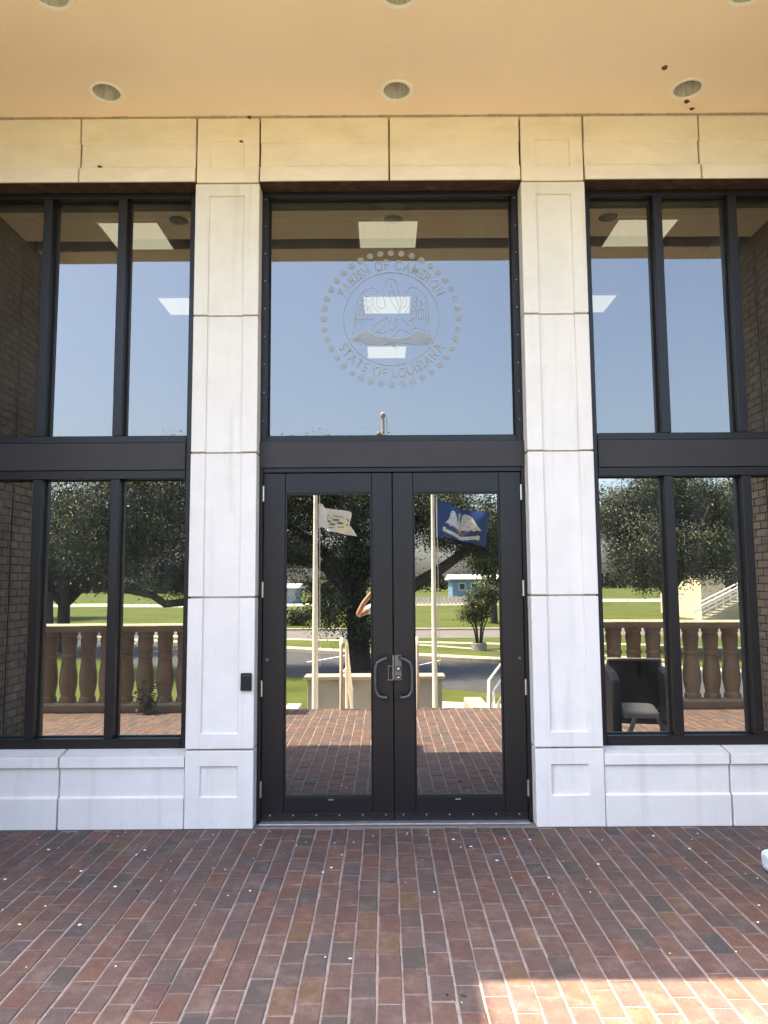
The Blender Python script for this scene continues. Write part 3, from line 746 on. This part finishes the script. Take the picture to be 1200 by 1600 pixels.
cpart('top_rail', lambda b: b.box(ax-.26, ax+.26, ay-.36, ay-.29, .842, .868), 'chair_leg')
for s_ in (-1, 1):
    def arm(b, s_=s_):
        xa, xb = sorted((ax+s_*.212, ax+s_*.29))
        b.prism_x([(ay-.27,.14),(ay+.30,.08),(ay+.34,.52),(ay+.27,.72),(ay+.10,.78),(ay-.32,.80)], xa, xb)
    cpart('arm_panel', arm, 'chair_dark', .02)
    for yy, tx0 in ((-.24, .20), (.36, .10)):
        def lg(b, s_=s_, yy=yy, tx0=tx0): b.tube([(ax+s_*tx0, ay+yy*.95, .40), (ax+s_*.27, ay+yy*1.08, .0)], [.022,.018], 8)
        cpart('leg', lg, 'chair_leg', 0)
# ---- wrapped bundle at the right edge of the view
b = MB(); b.box(2.085, 2.44, -.95, -.72, .001, .115)
o = b.build('wrapped_bundle', 'bundle_wrap', label='pale blue and white wrapped bundle lying on the bricks at the right edge', cat='bundle')
md = o.modifiers.new('bevel', 'BEVEL'); md.width = .035; md.segments = 4
tx_ = bpy.data.textures.new('lump', 'CLOUDS'); tx_.noise_scale = .09
sd_ = o.modifiers.new('sub', 'SUBSURF'); sd_.subdivision_type = 'SIMPLE'; sd_.levels = 3; sd_.render_levels = 3
dp = o.modifiers.new('disp', 'DISPLACE'); dp.texture = tx_; dp.strength = .02; dp.mid_level = .5; dp.texture_coords = 'GLOBAL'
cb = MB(); cb.tube([(2.20,-.955,.06),(2.20,-.95,.116),(2.20,-.72,.118),(2.20,-.712,.06)], .004, 6); cb.build('tie_cord', 'chip', o)
# ---- mud nests on the ceiling and lintel
def nest(x, y, z, s, lb):
    b = MB(); r_ = random.Random(x*100)
    prof = [(.0005,-.8*s),(s*.55,-.65*s),(s*.9,-.3*s),(s,.0)]; b.lathe(prof, (x,y,z), 12, False)
    b.v = [(a + (a-x)*r_.uniform(-.2,.5), c + (c-y)*r_.uniform(-.3,.3), d + r_.uniform(-.1,.1)*s*(1 if d < z-.001 else 0)) for a, c, d in b.v]
    b.build('mud_nest', 'mud', smooth=True, label=lb, cat='insect nest', group='mud nests under the porch ceiling')
nest(1.833, -.507, 5.064, .018, 'mud nest on the ceiling in front of the right downlight')
nest(2.127, -.154, 5.064, .017, 'mud nest on the ceiling just behind the right downlight')
nest(2.197, -.072, 5.064, .015, 'mud nest where ceiling meets lintel behind the right downlight')
nest(-1.03, -.01, 5.062, .016, 'mud nest where ceiling meets the left pillar head')
nest(-1.09, -.012, 4.872, .012, 'mud nest at the panel corner of the left pillar head')
nest(-2.12, -.012, 4.685, .014, 'mud nest on the lintel ledge above the left window')
# ---- white paint chips scattered over the bricks
ch = MB(); cr = random.Random(21)
for k in range(150):
    x = cr.uniform(-3.4, 3.4); y = -abs(cr.gauss(.15, .75)) - .03; s_ = cr.choice([.002,.003,.003,.004,.005,.007,.010])
    if y < -3: continue
    a = cr.uniform(0, 6.28); n_ = cr.randint(4, 6)
    ring = [(x+s_*cr.uniform(.6,1.2)*math.cos(a+6.283*i/n_), y+s_*cr.uniform(.4,1)*math.sin(a+6.283*i/n_)) for i in range(n_)]
    ch.prism_z(ring, .0008, .0032)
ch.build('paint_chips', 'chip', label='tiny white paint chips scattered over the brick floor', cat='debris', kind='stuff')
ch = MB()
for x, y, a, L_ in ((-.03,-.90,.3,.03),(.55,-.83,.1,.025),(.245,-2.03,-.5,.03),(-.5,-1.2,.8,.012),(.9,-.6,.4,.014),(-1.4,-1.0,1.,.012),(.18,-2.02,.4,.01)):
    d = Vector((math.cos(a), math.sin(a), 0))*L_/2; p = Vector((x, y, .004)); ch.tube([p-d, p, p+d], [.003,.005,.003], 6)
ch.build('twig_bits', 'bark', label='few dark twig bits lying on the brick floor', cat='debris', kind='stuff')

# ================================================================== BEYOND THE PORCH
# ---- stair handrails
for x, lb in ((-.63, 'cream pipe handrail on the left of the porch steps'), (.36, 'cream pipe handrail on the right of the porch steps')):
    t = thing('stair_handrail', (x, -4.5, 0), lb, 'handrail', 'handrails on the porch steps')
    MB().tube([(x,-4.36,.0),(x,-4.36,.82),(x,-4.40,.88),(x,-4.48,.90),(x,-4.60,.88)], .024, 10).build('post', 'rail_paint', t, smooth=True)
    MB().tube([(x,-4.60,.88),(x,-5.6,.78),(x,-7.15,-.10),(x,-7.35,-.14),(x,-7.40,-.20),(x,-7.40,G+.02)], .024, 10).build('top_rail', 'rail_paint', t, smooth=True)
    MB().tube([(x,-4.38,.45),(x,-5.6,.38),(x,-7.38,-.55)], .018, 8).build('mid_rail', 'rail_paint', t, smooth=True)
    MB().tube([(x,-5.7,-.26),(x,-5.7,.73)], .02, 8).build('post', 'rail_paint', t)
# ---- ramp railing right of the steps
t = thing('ramp_railing', (1.7, -6.5, G), 'white pipe railing of the ramp right of the steps', 'railing')
for k, (dz, dx) in enumerate(((0,0),(-.17,.07),(-.34,.14),(-.51,.22))):
    MB().tube([(1.36+dx,-4.95,-.12+dz*.55),(1.55+dx,-6.2,.12+dz),(2.35+dx,-9.2,.22+dz),(4.2+dx,-11.5,.22+dz)], .022, 8).build('rail', 'rail_paint', t, smooth=True)
for x, y, zt in ((1.56,-6.2,.12),(2.0,-7.7,.17),(2.42,-9.2,.22),(4.25,-11.5,.22)):
    MB().tube([(x,y,G+.02),(x,y,zt)], .022, 8).build('post', 'rail_paint', t)
# ---- planter
t = thing('low_wall', (-.25, -8.5, G), 'grey concrete low wall with pale cap behind the flagpoles', 'wall')
MB().box(-1.48, .98, -8.62, -8.3, G, -.13).build('body', 'grey_concrete', t, bevel=.01)
MB().box(-1.54, 1.04, -8.68, -8.24, -.128, -.06).build('cap', 'pale_concrete', t, bevel=.01)
# ---- flagpoles
def pole(x, y, h, lb, r0=.056):
    t = thing('flagpole', (x, y, G), lb, 'flagpole', 'flagpoles in front of the low wall')
    MB().tube([(x,y,G+.0),(x,y,G+2),(x,y,G+h)], [r0, r0*.9, r0*.5], 14).build('shaft', 'pole_paint', t, smooth=True)
    MB().lathe([(.11,.02),(.11,.05),(.075,.09),(r0+.004,.10)], (x,y,G), 16).build('base_collar', 'aluminium', t, smooth=True)
    MB().lathe([(.0005,-.055),(.03,-.046),(.052,-.015),(.055,.01),(.04,.042),(.0005,.056)], (x-.075 if h > 5.3 else x,y,G+h+(.05 if h <= 5.3 else -.35)), 14, False).build('ball', 'gold', t, smooth=True)
    MB().lathe([(.042,0),(.05,.02),(.05,.07),(.03,.09)], (x,y,G+h-.03), 12).build('truck', 'pole_paint', t, smooth=True)
    MB().tube([(x+.085,y,G+1.2),(x+.07,y,G+h-.02)], .006, 6).build('halyard', 'rail_paint', t)
    return t
pole(-1.275, -7.6, 4.9, 'flagpole on the left flying the pale flag')
pole(.805, -7.6, 4.9, 'flagpole on the right flying the blue state flag', .05)
pole(-.07, -7.75, 5.68, 'taller middle flagpole, only its top showing above the doors')
def inpoly(u, v, P):
    c = False; j = len(P)-1
    for i in range(len(P)):
        if (P[i][1] > v) != (P[j][1] > v) and u < (P[j][0]-P[i][0])*(v-P[i][1])/(P[j][1]-P[i][1])+P[i][0]: c = not c
        j = i
    return c
def flag(name, o0, wd, ht, dirf, paint, mats, lb, nx=88, ny=60, amp=.16, droop=.25, ph=0.):
    v = []; f = []; mi = []
    d = Vector(dirf).normalized(); nrm = Vector((-d.y, d.x, 0))
    for j in range(ny+1):
        for i in range(nx+1):
            u = i/nx; q = j/ny
            off = amp*u**.7*math.sin(7.5*u - 1.4*q + ph) + .35*amp*u*math.sin(15*u + 3*q + ph)
            p = Vector(o0) + d*wd*u*(1-.06*math.sin(6*u)) + nrm*off + Vector((0, 0, -q*ht - droop*ht*u**1.4*(1-.25*q) + .015*math.sin(9*u+ph)))
            v.append(p)
    for j in range(ny):
        for i in range(nx):
            f.append((j*(nx+1)+i, j*(nx+1)+i+1, (j+1)*(nx+1)+i+1, (j+1)*(nx+1)+i)); mi.append(paint((i+.5)/nx, (j+.5)/ny))
    b = MB(); b.v = [tuple(p) for p in v]; b.f = f; b.mi = mi
    me = b.mesh(name, mats, True, recalc=False)
    ob = link(name, me, label=lb, cat='flag', group='flags flying in front of the porch')
    hm = MB(); hm.tube([Vector(o0)+Vector((-.012,0,.01)), Vector(o0)+Vector((-.012,0,-ht-.01))], .012, 6); hm.build('header_tape', 'flag_white', ob)
    return ob
Lw = [(.14,.60),(.20,.52),(.25,.38),(.28,.24),(.33,.15),(.38,.14),(.42,.20),(.43,.32),(.45,.44),(.48,.52),(.48,.68),(.40,.66),(.34,.70),(.30,.62),(.25,.66),(.22,.60)]
Rw = [(1.03-x, y-.02) for x, y in Lw]
bd_ = [(.50,.30),(.49,.20),(.53,.13),(.58,.15),(.57,.24),(.55,.34),(.58,.46),(.58,.62),(.53,.74),(.48,.72),(.45,.60),(.47,.44)]
nst = [(.32,.62),(.40,.70),(.5,.73),(.62,.70),(.70,.62),(.66,.76),(.56,.82),(.44,.82),(.36,.76)]
def banner(u, v):
    c = .80 + .10*(1-((u-.5)/.36)**2) if abs(u-.5) < .36 else 9
    return c-.055 < v < c+.05
def p_state(u, v):
    if banner(u, v): return 3 if (abs(u-.5) < .24 and int(u*88) % 4 == 0 and abs(v-(.80+.10*(1-((u-.5)/.36)**2))) < .02) else 1
    if abs(u-.86) < .035 and abs(v-.80) < .07: return 1
    if abs(u-.14) < .03 and abs(v-.78) < .07: return 1
    if inpoly(u, v, bd_): return 2
    if inpoly(u, v, nst): return 3
    if inpoly(u, v, Lw) or inpoly(u, v, Rw): return 1 if math.sin(u*61+v*23)+math.sin(v*47-u*19) > -.9 else 2
    return 0
flag('state_flag', (.885, -7.6, 3.06), 1.0, .62, (1, -.55, 0), p_state, ['flag_blue','flag_white','flag_feather','flag_brown'], 'blue flag with white pelican and banner on the right flagpole', droop=.34, ph=.6)
def p_par(u, v):
    du, dv = (u-.55)/.28, (v-.55)/.30; r_ = math.hypot(du, dv)
    if .84 < r_ < .96 and math.sin(9*math.atan2(dv, du)) > -.5: return 1
    if r_ < .62 and math.sin(u*38+v*7)*math.sin(v*29-u*9) > .1: return 1
    return 0
flag('pale_flag', (-1.20, -7.6, 3.03), .80, .42, (.55, -.83, 0), p_par, ['flag_cream','flag_grey'], 'pale cream flag with a faded emblem on the left flagpole', amp=.17, droop=.34, ph=2.)

# ---- trees
def leaves(name, blobs, n, size, mats, seed, parent, clump=.42, per=70):
    r_ = np.random.default_rng(seed); C_, Sg = [], []
    vol = np.array([b_[1][0]*b_[1][1]*b_[1][2] for b_ in blobs])**(2/3); vol /= vol.sum()
    nc = max(8, n//per)
    idx = r_.choice(len(blobs), nc, p=vol)
    d = r_.normal(size=(nc,3)); d /= np.linalg.norm(d, axis=1)[:,None]
    rad = r_.uniform(.08, 1.02, nc)**.6
    cen = np.array([b_[0] for b_ in blobs])[idx] + d*rad[:,None]*np.array([b_[1] for b_ in blobs])[idx]
    k = r_.integers(0, nc, n)
    cs = clump*r_.uniform(.5, 1.5, nc)
    p = cen[k] + r_.normal(size=(n,3))*cs[k][:,None]*np.array([1,1,.62])
    u = r_.normal(size=(n,3)); u /= np.linalg.norm(u, axis=1)[:,None]
    t_ = r_.normal(size=(n,3)); w_ = np.cross(u, t_); w_ /= np.linalg.norm(w_, axis=1)[:,None]
    sz = size*r_.uniform(.6, 1.4, n)[:,None]
    bc = np.array([b_[0] for b_ in blobs])[idx][k]; q1 = p-cen[k]; q2 = p-bc
    nn = q1/np.linalg.norm(q1, axis=1)[:,None]*.75 + q2/np.linalg.norm(q2, axis=1)[:,None]*.55 + r_.normal(size=(n,3))*.30
    nn /= np.linalg.norm(nn, axis=1)[:,None]
    gn = np.cross(u, w_); flip = (gn*nn).sum(1) < 0; w_[flip] *= -1
    V = np.stack([p-u*sz, p-w_*sz*.45, p+u*sz, p+w_*sz*.45], axis=1).reshape(-1,3)
    me = bpy.data.meshes.new(name); me.vertices.add(4*n); me.vertices.foreach_set('co', V.ravel())
    me.loops.add(4*n); me.loops.foreach_set('vertex_index', np.arange(4*n, dtype=np.int32))
    me.polygons.add(n); me.polygons.foreach_set('loop_start', np.arange(0, 4*n, 4, dtype=np.int32))
    for q in mats: me.materials.append(M[q])
    tone = r_.integers(0, len(mats), nc); mi = np.where(r_.random(n) < .7, tone[k], r_.integers(0, len(mats), n)).astype(np.int32)
    me.polygons.foreach_set('material_index', mi); me.update(calc_edges=True)
    me.polygons.foreach_set('use_smooth', np.ones(n, dtype=bool)); me.normals_split_custom_set_from_vertices(np.repeat(nn, 4, axis=0).tolist())
    return link(name, me, parent, kind='stuff')
OAK = ['oak_leaf_0','oak_leaf_1','oak_leaf_2']; SHR = ['shrub_leaf_0','shrub_leaf_1','shrub_leaf_2']
def limbs(parent, base, trunk, rad, seed, mat='bark'):
    MB().tube(trunk, rad, 12).build('trunk', mat, parent, smooth=True)
def limb(parent, pts, rad): MB().tube(pts, rad, 9).build('limb', 'bark', parent, smooth=True)
# big live oak straight out from the doors
ox, oy = -.85, -17.2
t = thing('live_oak', (ox, oy, G), 'large spreading live oak reflected in both doors, dark trunk behind the low wall', 'tree', 'oak trees beyond the car park')
limbs(t, None, [(ox-.05,oy,G-.05),(ox,oy,G+.5),(ox-.05,oy,.6),(ox-.1,oy-.1,1.5),(ox-.2,oy-.1,2.6),(ox-.1,oy,4.0)], [.46,.36,.31,.33,.24,.10], 1)
limb(t, [(ox,oy,.75),(ox+1.2,oy+.2,1.25),(ox+2.4,oy,1.95),(ox+3.5,oy-.3,2.7),(ox+4.3,oy-.2,3.1)], [.26,.21,.17,.12,.05])
limb(t, [(ox,oy,1.0),(ox-1.0,oy+.2,2.1),(ox-2.4,oy+.5,2.5),(ox-3.8,oy+.8,1.9),(ox-4.9,oy+.8,1.12),(ox-5.6,oy+.9,1.05),(ox-6.0,oy+.8,1.30),(ox-6.8,oy+.7,1.45),(ox-7.8,oy+.6,2.0)], [.20,.16,.14,.13,.12,.115,.11,.09,.04])
limb(t, [(ox-.1,oy,1.6),(ox+1.0,oy-.7,2.8),(ox+2.2,oy-.9,4.0)], [.2,.15,.05])
limb(t, [(ox-.1,oy,1.7),(ox-1.6,oy-.5,3.0),(ox-3.2,oy-.5,4.2)], [.2,.15,.05])
limb(t, [(ox-3.2,oy+.7,2.2),(ox-4.0,oy+.7,2.9),(ox-5.0,oy+.4,3.6)], [.14,.1,.04])
blobs = [((ox-.2,oy,4.3),(2.7,2.4,1.5)),((ox+2.6,oy-.2,3.7),(1.7,2.0,1.0)),((ox-2.8,oy,4.0),(2.2,2.2,1.5)),((ox-5.4,oy+.3,4.0),(2.5,2.2,1.9)),((ox-7.5,oy+.5,3.6),(2.2,1.8,1.9)),
         ((ox+.2,oy+.3,2.4),(1.3,1.3,.9)),((ox-1.0,oy+.6,4.95),(1.6,1.5,.9)),((ox-5.2,oy+.5,1.9),(1.6,1.2,.6)),((ox+3.6,oy,2.9),(1.0,1.2,.6)),((ox-.7,oy+.5,.9),(.75,.9,.75)),((ox+.3,oy+.6,.3),(.5,.5,.5)),((ox-2.0,oy+.3,2.6),(1.0,1.3,.6))]
leaves('crown', blobs, 320000, .036, OAK, 4, t, .29, 130)
def oak(x, y, h, rx, seed, lb, n=24000, trunkr=.28, lean=0., size=.046, blobs=None, group='oak trees beyond the car park', name='live_oak', mats=OAK):
    t = thing(name, (x, y, G), lb, 'tree', group); r_ = random.Random(seed)
    th = h*.30
    limbs(t, None, [(x,y,G-.05),(x+lean*.3,y,G+th*.5),(x+lean,y,G+th),(x+lean*1.2,y,G+h*.75)], [trunkr*1.25, trunkr, trunkr*.9, .05], seed)
    for k in range(5):
        a = k*1.26 + r_.uniform(-.3,.3)
        limb(t, [(x+lean*.9,y,G+th*.9),(x+lean+math.cos(a)*rx*.35,y+math.sin(a)*rx*.35,G+h*.48),(x+lean+math.cos(a)*rx*.75,y+math.sin(a)*rx*.7,G+h*r_.uniform(.55,.75))], [trunkr*.6,trunkr*.4,.03])
    bl = blobs or [((x+lean+math.cos(k*1.1)*rx*.5, y+math.sin(k*1.1)*rx*.5, G+h*r_.uniform(.5,.75)), (rx*r_.uniform(.4,.6), rx*.5, h*r_.uniform(.14,.2))) for k in range(6)] + [((x+lean,y,G+h*.82),(rx*.5,rx*.5,h*.17))]
    leaves('crown', bl, n, size, mats, seed, t, .30, 100)
    return t
oak(-12.6, -23.5, 6.4, 3.4, 31, 'live oak with a slim trunk reflected in the far left lower pane', 120000, .24)
oak(10.2, -21.5, 7.1, 2.9, 32, 'dense live oak reflected in the first lower pane right of the doors', 120000, .22)
oak(14.9, -25.0, 9.2, 3.0, 33, 'open crowned tree reflected in the second lower pane of the right window', 45000, .2, .8)
oak(6.9, -42, 7.6, 2.2, 34, 'pale green tree far behind the blue flag', 30000, .2, 0, .085, mats=SHR, name='shade_tree', group='trees beyond the road')
oak(-26, -50, 8, 4.5, 35, 'broad tree far off behind the left balustrade', 30000, .3, 0, .10, name='shade_tree', group='trees beyond the road')
oak(33, -48, 8, 4.5, 36, 'broad tree beside the raised beige house', 30000, .3, 0, .10, name='shade_tree', group='trees beyond the road')
oak(-17.5, -33, 6.5, 3.6, 38, 'rounded tree behind the slim trunked oak on the left', 34000, .25, 0, .085, name='shade_tree', group='trees beyond the road')
# small multi-stem tree on the grass island
t = thing('crepe_myrtle', (3.6, -23.6, G), 'small multi stemmed tree in a concrete ring on the grass island', 'tree')
for k in range(6):
    a = k*1.05; MB().tube([(3.6+.05*math.cos(a),-23.6+.05*math.sin(a),G),(3.6+.18*math.cos(a),-23.6+.18*math.sin(a),G+.8),(3.6+.55*math.cos(a),-23.6+.5*math.sin(a),G+1.7)], [.035,.03,.012], 6).build('stem', 'bark', t)
MB().lathe([(.30,0),(.30,.26),(.25,.28),(.25,.0)], (3.6,-23.6,G), 18, False).build('planting_ring', 'grey_concrete', t)
leaves('crown', [((3.6,-23.6,.75),(.65,.6,.55)),((3.95,-23.6,1.25),(.6,.6,.5)),((3.4,-23.6,.35),(.5,.5,.4))], 9000, .04, SHR, 41, t, .13, 40)
# hedge bushes on the left
for k, (x, y, r_) in enumerate(((-7.5,-40,1.1),(-5.6,-41,.9),(-9.6,-41,1.2))):
    t = thing('bush', (x, y, G), ('rounded bush left of centre beyond the road', 'small bush nearest the big oak trunk beyond the road', 'leftmost bush beyond the road in the left door')[k], 'bush', 'bushes beyond the road')
    MB().tube([(x,y,G),(x,y,G+r_*.6)], [.06,.03], 6).build('stem', 'bark', t)
    leaves('foliage', [((x,y,G+r_*.55),(r_,r_,r_*.5))], 2600, .09, SHR, 50+k, t, .2, 40)
# far wood that closes the view
bl = []
fr = random.Random(77)
for k in range(70): 
    x = -230 + k*6.6 + fr.uniform(-3,3)
    bl.append(((x, -190+fr.uniform(-10,10), G+fr.uniform(1.2,2.6)), (fr.uniform(3.5,6), 4, fr.uniform(1.2,2.8))))
fw = leaves('far_wood', bl, 42000, .55, OAK, 61, None, 1.0, 50)
tag(fw, 'low dark wood along the far horizon', 'wood', kind='stuff')

# ---- buildings beyond
def house(name, x0, x1, y0, y1, z0, zw, zr, wall, roof, lb, wins, pitched=False, cat='building'):
    t = thing(name, ((x0+x1)/2, (y0+y1)/2, z0), lb, cat, 'buildings beyond the lawn')
    MB().box(x0, x1, y0, y1, z0, zw).build('wall', wall, t)
    e = .5
    if pitched:
        ym = (y0+y1)/2
        MB().prism_x([(y0-e,zw-.05),(ym,zr),(y1+e,zw-.05),(y1+e,zw+.08),(ym,zr+.14),(y0-e,zw+.08)], x0-e, x1+e).build('roof', roof, t)
        g = MB()
        for x in (x0+.001, x1-.001): g.add([(x,y0,zw),(x,y1,zw),(x,ym,zr)], [(0,1,2)])
        g.build('gable', wall, t)
    else:
        MB().prism_x([(y0-e,zw),(y1+e,zw),(y1+e,zw+.15),((y0+y1)/2,zr),(y0-e,zw+.15)], x0-e, x1+e).build('roof', roof, t)
    for a, b_, c, d in wins:
        f = MB().box(a, b_, y1+.001, y1+.06, c, d).build('window', 'white_paint', t); MB().box(a+.08, b_-.08, y1+.061, y1+.07, c+.08, d-.08).build('pane', 'dark_window', f)
    return t
house('blue_building', 10.5, 19, -118, -110, G, 1.9, 2.75, 'blue_siding', 'white_roof', 'low blue building with a white roof beyond the lawn', [(11.5+1.9*k, 12.5+1.9*k, .3, 1.4) for k in range(4)])
house('shed_building', -17.5, -11.3, -95, -88, G, .9, 1.5, 'teal_siding', 'white_roof', 'low grey blue shed with a pale roof seen left of the flagpole', [(-16.5,-15.5,-.3,.5),(-13.6,-12.6,-.3,.5)])
# white board fence in front of the blue building
t = thing('board_fence', (11, -80.5, G), 'white board fence in front of the blue building', 'fence')
for k in range(44):
    x = 2.5 + k*.46; MB().box(x, x+.36, -80.55, -80.5, G, G+.95 + .06*math.sin(k*2.3)).build('board', 'fence_white', t)
for z in (.2, .7): MB().box(2.3, 23, -80.63, -80.56, G+z, G+z+.12).build('fence_rail', 'fence_white', t)
# raised beige house with outside stairs, at the right
t = house('raised_house', 21, 31, -52, -44, G, 3.0, 4.9, 'beige_siding', 'dark_roof', 'raised beige house with a gable roof beyond the right balustrade', [(22.5,23.7,.9,2.2),(26.5,27.7,.9,2.2)], True)
MB().prism_x([(-52.6,2.9),(-48,4.98),(-43.4,2.9),(-43.4,2.72),(-48,4.80),(-52.6,2.72)], 20.30, 20.48).build('barge_board', 'white_paint', t)
s = thing('outside_stairs', (22.5, -42.8, G), 'white railed outside stairs in front of the raised house', 'stairs')
for k in range(10):
    MB().box(20.2+k*.34, 20.56+k*.34, -43.3, -42.2, G+.17*k, G+.17*k+.06).build('tread', 'pale_concrete', s)
for yy in (-43.3, -42.2):
    MB().tube([(20.2,yy,G+.95),(23.6,yy,G+2.65),(25.6,yy,G+2.65)], .05, 6).build('rail', 'white_paint', s)
    MB().tube([(20.2,yy,G+.5),(23.6,yy,G+2.2),(25.6,yy,G+2.2)], .04, 6).build('rail', 'white_paint', s)
    for k in range(8):
        x = 20.2 + k*.48; z = G+.17*(x-20.2)/.34; MB().tube([(x,yy,z),(x,yy,z+.98)], .04, 6).build('baluster_post', 'white_paint', s)
for yy in (-43.25, -42.25): MB().box(25.4, 25.55, yy-.07, yy+.07, G, G+2.6).build('support_post', 'white_paint', s)
MB().box(23.6, 25.6, -43.3, -42.2, G+1.62, G+1.70).build('landing', 'pale_concrete', s)

# ================================================================== THE PHOTOGRAPHER (reflected beside the door stile)
def skin(name, V, E_, rad, mat, parent, root=0, sub=2):
    me = bpy.data.meshes.new(name); me.from_pydata(V, E_, []); me.materials.append(M[mat])
    o = link(name, me, parent)
    o.modifiers.new('skin', 'SKIN'); sv = me.skin_vertices[0].data
    for i, r_ in enumerate(rad): sv[i].radius = r_ if isinstance(r_, tuple) else (r_, r_)
    for q in sv: q.use_root = False
    sv[root].use_root = True
    o.modifiers['skin'].use_smooth_shade = True
    ss = o.modifiers.new('sub', 'SUBSURF'); ss.levels = sub; ss.render_levels = sub
    return o
fz = -.15; px_, py_ = -.07, -5.62
V = []; E_ = []; RR = []
def jv(p, r_, par=None):
    V.append(tuple(p)); RR.append(r_)
    if par is not None: E_.append((par, len(V)-1))
    return len(V)-1
pel = jv((px_,py_,fz+.92), (.150,.105)); bel = jv((px_,py_+.01,fz+1.08), (.130,.095), pel); chs = jv((px_,py_,fz+1.28), (.150,.105), bel); nb = jv((px_,py_,fz+1.42), (.075,.065), chs)
nk = jv((px_,py_+.01,fz+1.50), .052, nb); hd = jv((px_,py_+.03,fz+1.58), (.072,.085), nk); hd2 = jv((px_,py_+.025,fz+1.67), (.078,.092), hd); hd3 = jv((px_,py_+.01,fz+1.73), (.055,.065), hd2)
hands = {}
for s_ in (-1, 1):
    hip = jv((px_+s_*.095,py_,fz+.86), .088, pel); kn = jv((px_+s_*.11,py_+.02,fz+.43), .058, hip); cf = jv((px_+s_*.115,py_-.015,fz+.27), .055, kn); an = jv((px_+s_*.12,py_-.02,fz-.02), .038, cf); he = jv((px_+s_*.12,py_-.02,fz-.065), .040, an); to = jv((px_+s_*.14,py_+.15,fz-.078), .030, he)
    sh = jv((px_+s_*.185,py_,fz+1.41), .060, nb)
    el = jv((px_-.385 if s_ < 0 else px_+.33,py_+.20,fz+(1.315 if s_ < 0 else 1.28)), .042, sh)
    fm = jv(((px_-.29) if s_ < 0 else px_+.26,py_+.28,fz+1.50), .038, el)
    wr_ = jv((px_+s_*.135,py_+.36,fz+1.695), .027, fm); pa = jv((px_+s_*.112,py_+.385,fz+1.755), (.034,.018), wr_)
    kn4 = jv((px_+s_*.095,py_+.400,fz+1.800), (.036,.016), pa)
    for q in range(4):
        z_ = fz+1.765 + .022*q; b0 = jv((px_+s_*.088,py_+.418,z_), .0090, kn4); b1 = jv((px_+s_*.070,py_+.443-.002*q,z_+.004), .0085, b0); b2 = jv((px_+s_*.045,py_+.450,z_+.006), .0078, b1)
    t0 = jv((px_+s_*.088,py_+.392,fz+1.748), .011, pa); t1 = jv((px_+s_*.062,py_+.398,fz+1.765), .010, t0); t2 = jv((px_+s_*.040,py_+.408,fz+1.785), .0085, t1)
t = thing('person', (px_, py_, fz-.11), 'person in a pale patterned shirt raising both arms to hold a phone', 'person')
skin('body', V, E_, RR, 'skin', t)
# face details, hair, clothes
fc = MB()
for s_ in (-1, 1): fc.lathe([(.0005,-.011),(.008,-.008),(.0115,0),(.008,.008),(.0005,.011)], (px_+s_*.032,py_+.098,fz+1.645), 10, False)
fc.build('eyes', 'trim_white', t, smooth=True)
MB().tube([(px_,py_+.105,fz+1.65),(px_,py_+.128,fz+1.612),(px_,py_+.108,fz+1.600)], [.008,.014,.008], 8).build('nose', 'skin', t, smooth=True)
MB().tube([(px_-.025,py_+.104,fz+1.572),(px_,py_+.113,fz+1.570),(px_+.025,py_+.104,fz+1.572)], [.004,.008,.004], 6).build('mouth', 'flag_brown', t, smooth=True)
for s_ in (-1, 1): MB().tube([(px_+s_*.082,py_+.02,fz+1.60),(px_+s_*.094,py_+.012,fz+1.63),(px_+s_*.086,py_+.02,fz+1.665)], [.008,.014,.008], 8).build('ear', 'skin', t, smooth=True)
skin('hair', [(px_,py_-.03,fz+1.60),(px_,py_-.025,fz+1.69),(px_,py_+.02,fz+1.745),(px_,py_-.06,fz+1.52)], [(0,1),(1,2),(0,3)], [(.088,.075),(.090,.085),(.07,.07),(.06,.04)], 'hair', t)
V2 = [(px_,py_,fz+.93),(px_,py_+.01,fz+1.08),(px_,py_,fz+1.28),(px_,py_,fz+1.40),(px_-.19,py_,fz+1.415),(px_+.19,py_,fz+1.415),(px_-.285,py_+.10,fz+1.365),(px_+.26,py_+.10,fz+1.35)]
skin('shirt', V2, [(0,1),(1,2),(2,3),(3,4),(3,5),(4,6),(5,7)], [(.170,.125),(.150,.115),(.172,.125),(.095,.080),.078,.078,.070,.070], 'tee', t)
V3 = [(px_,py_,fz+.93)]; E3 = []; R3 = [(.160,.115)]
for s_ in (-1, 1):
    V3 += [(px_+s_*.10,py_,fz+.82),(px_+s_*.115,py_+.02,fz+.46)]; n0 = len(V3); E3 += [(0,n0-2),(n0-2,n0-1)]; R3 += [.108,.088]
skin('shorts', V3, E3, R3, 'shorts', t)
for s_ in (-1, 1): skin('shoe', [(px_+s_*.12,py_-.05,fz-.065),(px_+s_*.125,py_+.03,fz-.062),(px_+s_*.143,py_+.17,fz-.074)], [(0,1),(1,2)], [.044,.046,.036], 'shoe', t)
ph = MB().box(-.06-.040, -.06+.040, -5.184, -5.176, 1.565, 1.725).build('phone', 'black_plastic', bevel=.003, label='black phone held up by the person taking the picture', cat='phone')
MB().box(-.06-.034, -.06-.006, -5.1755, -5.173, 1.690, 1.718).build('camera_bump', 'led_grey', ph)
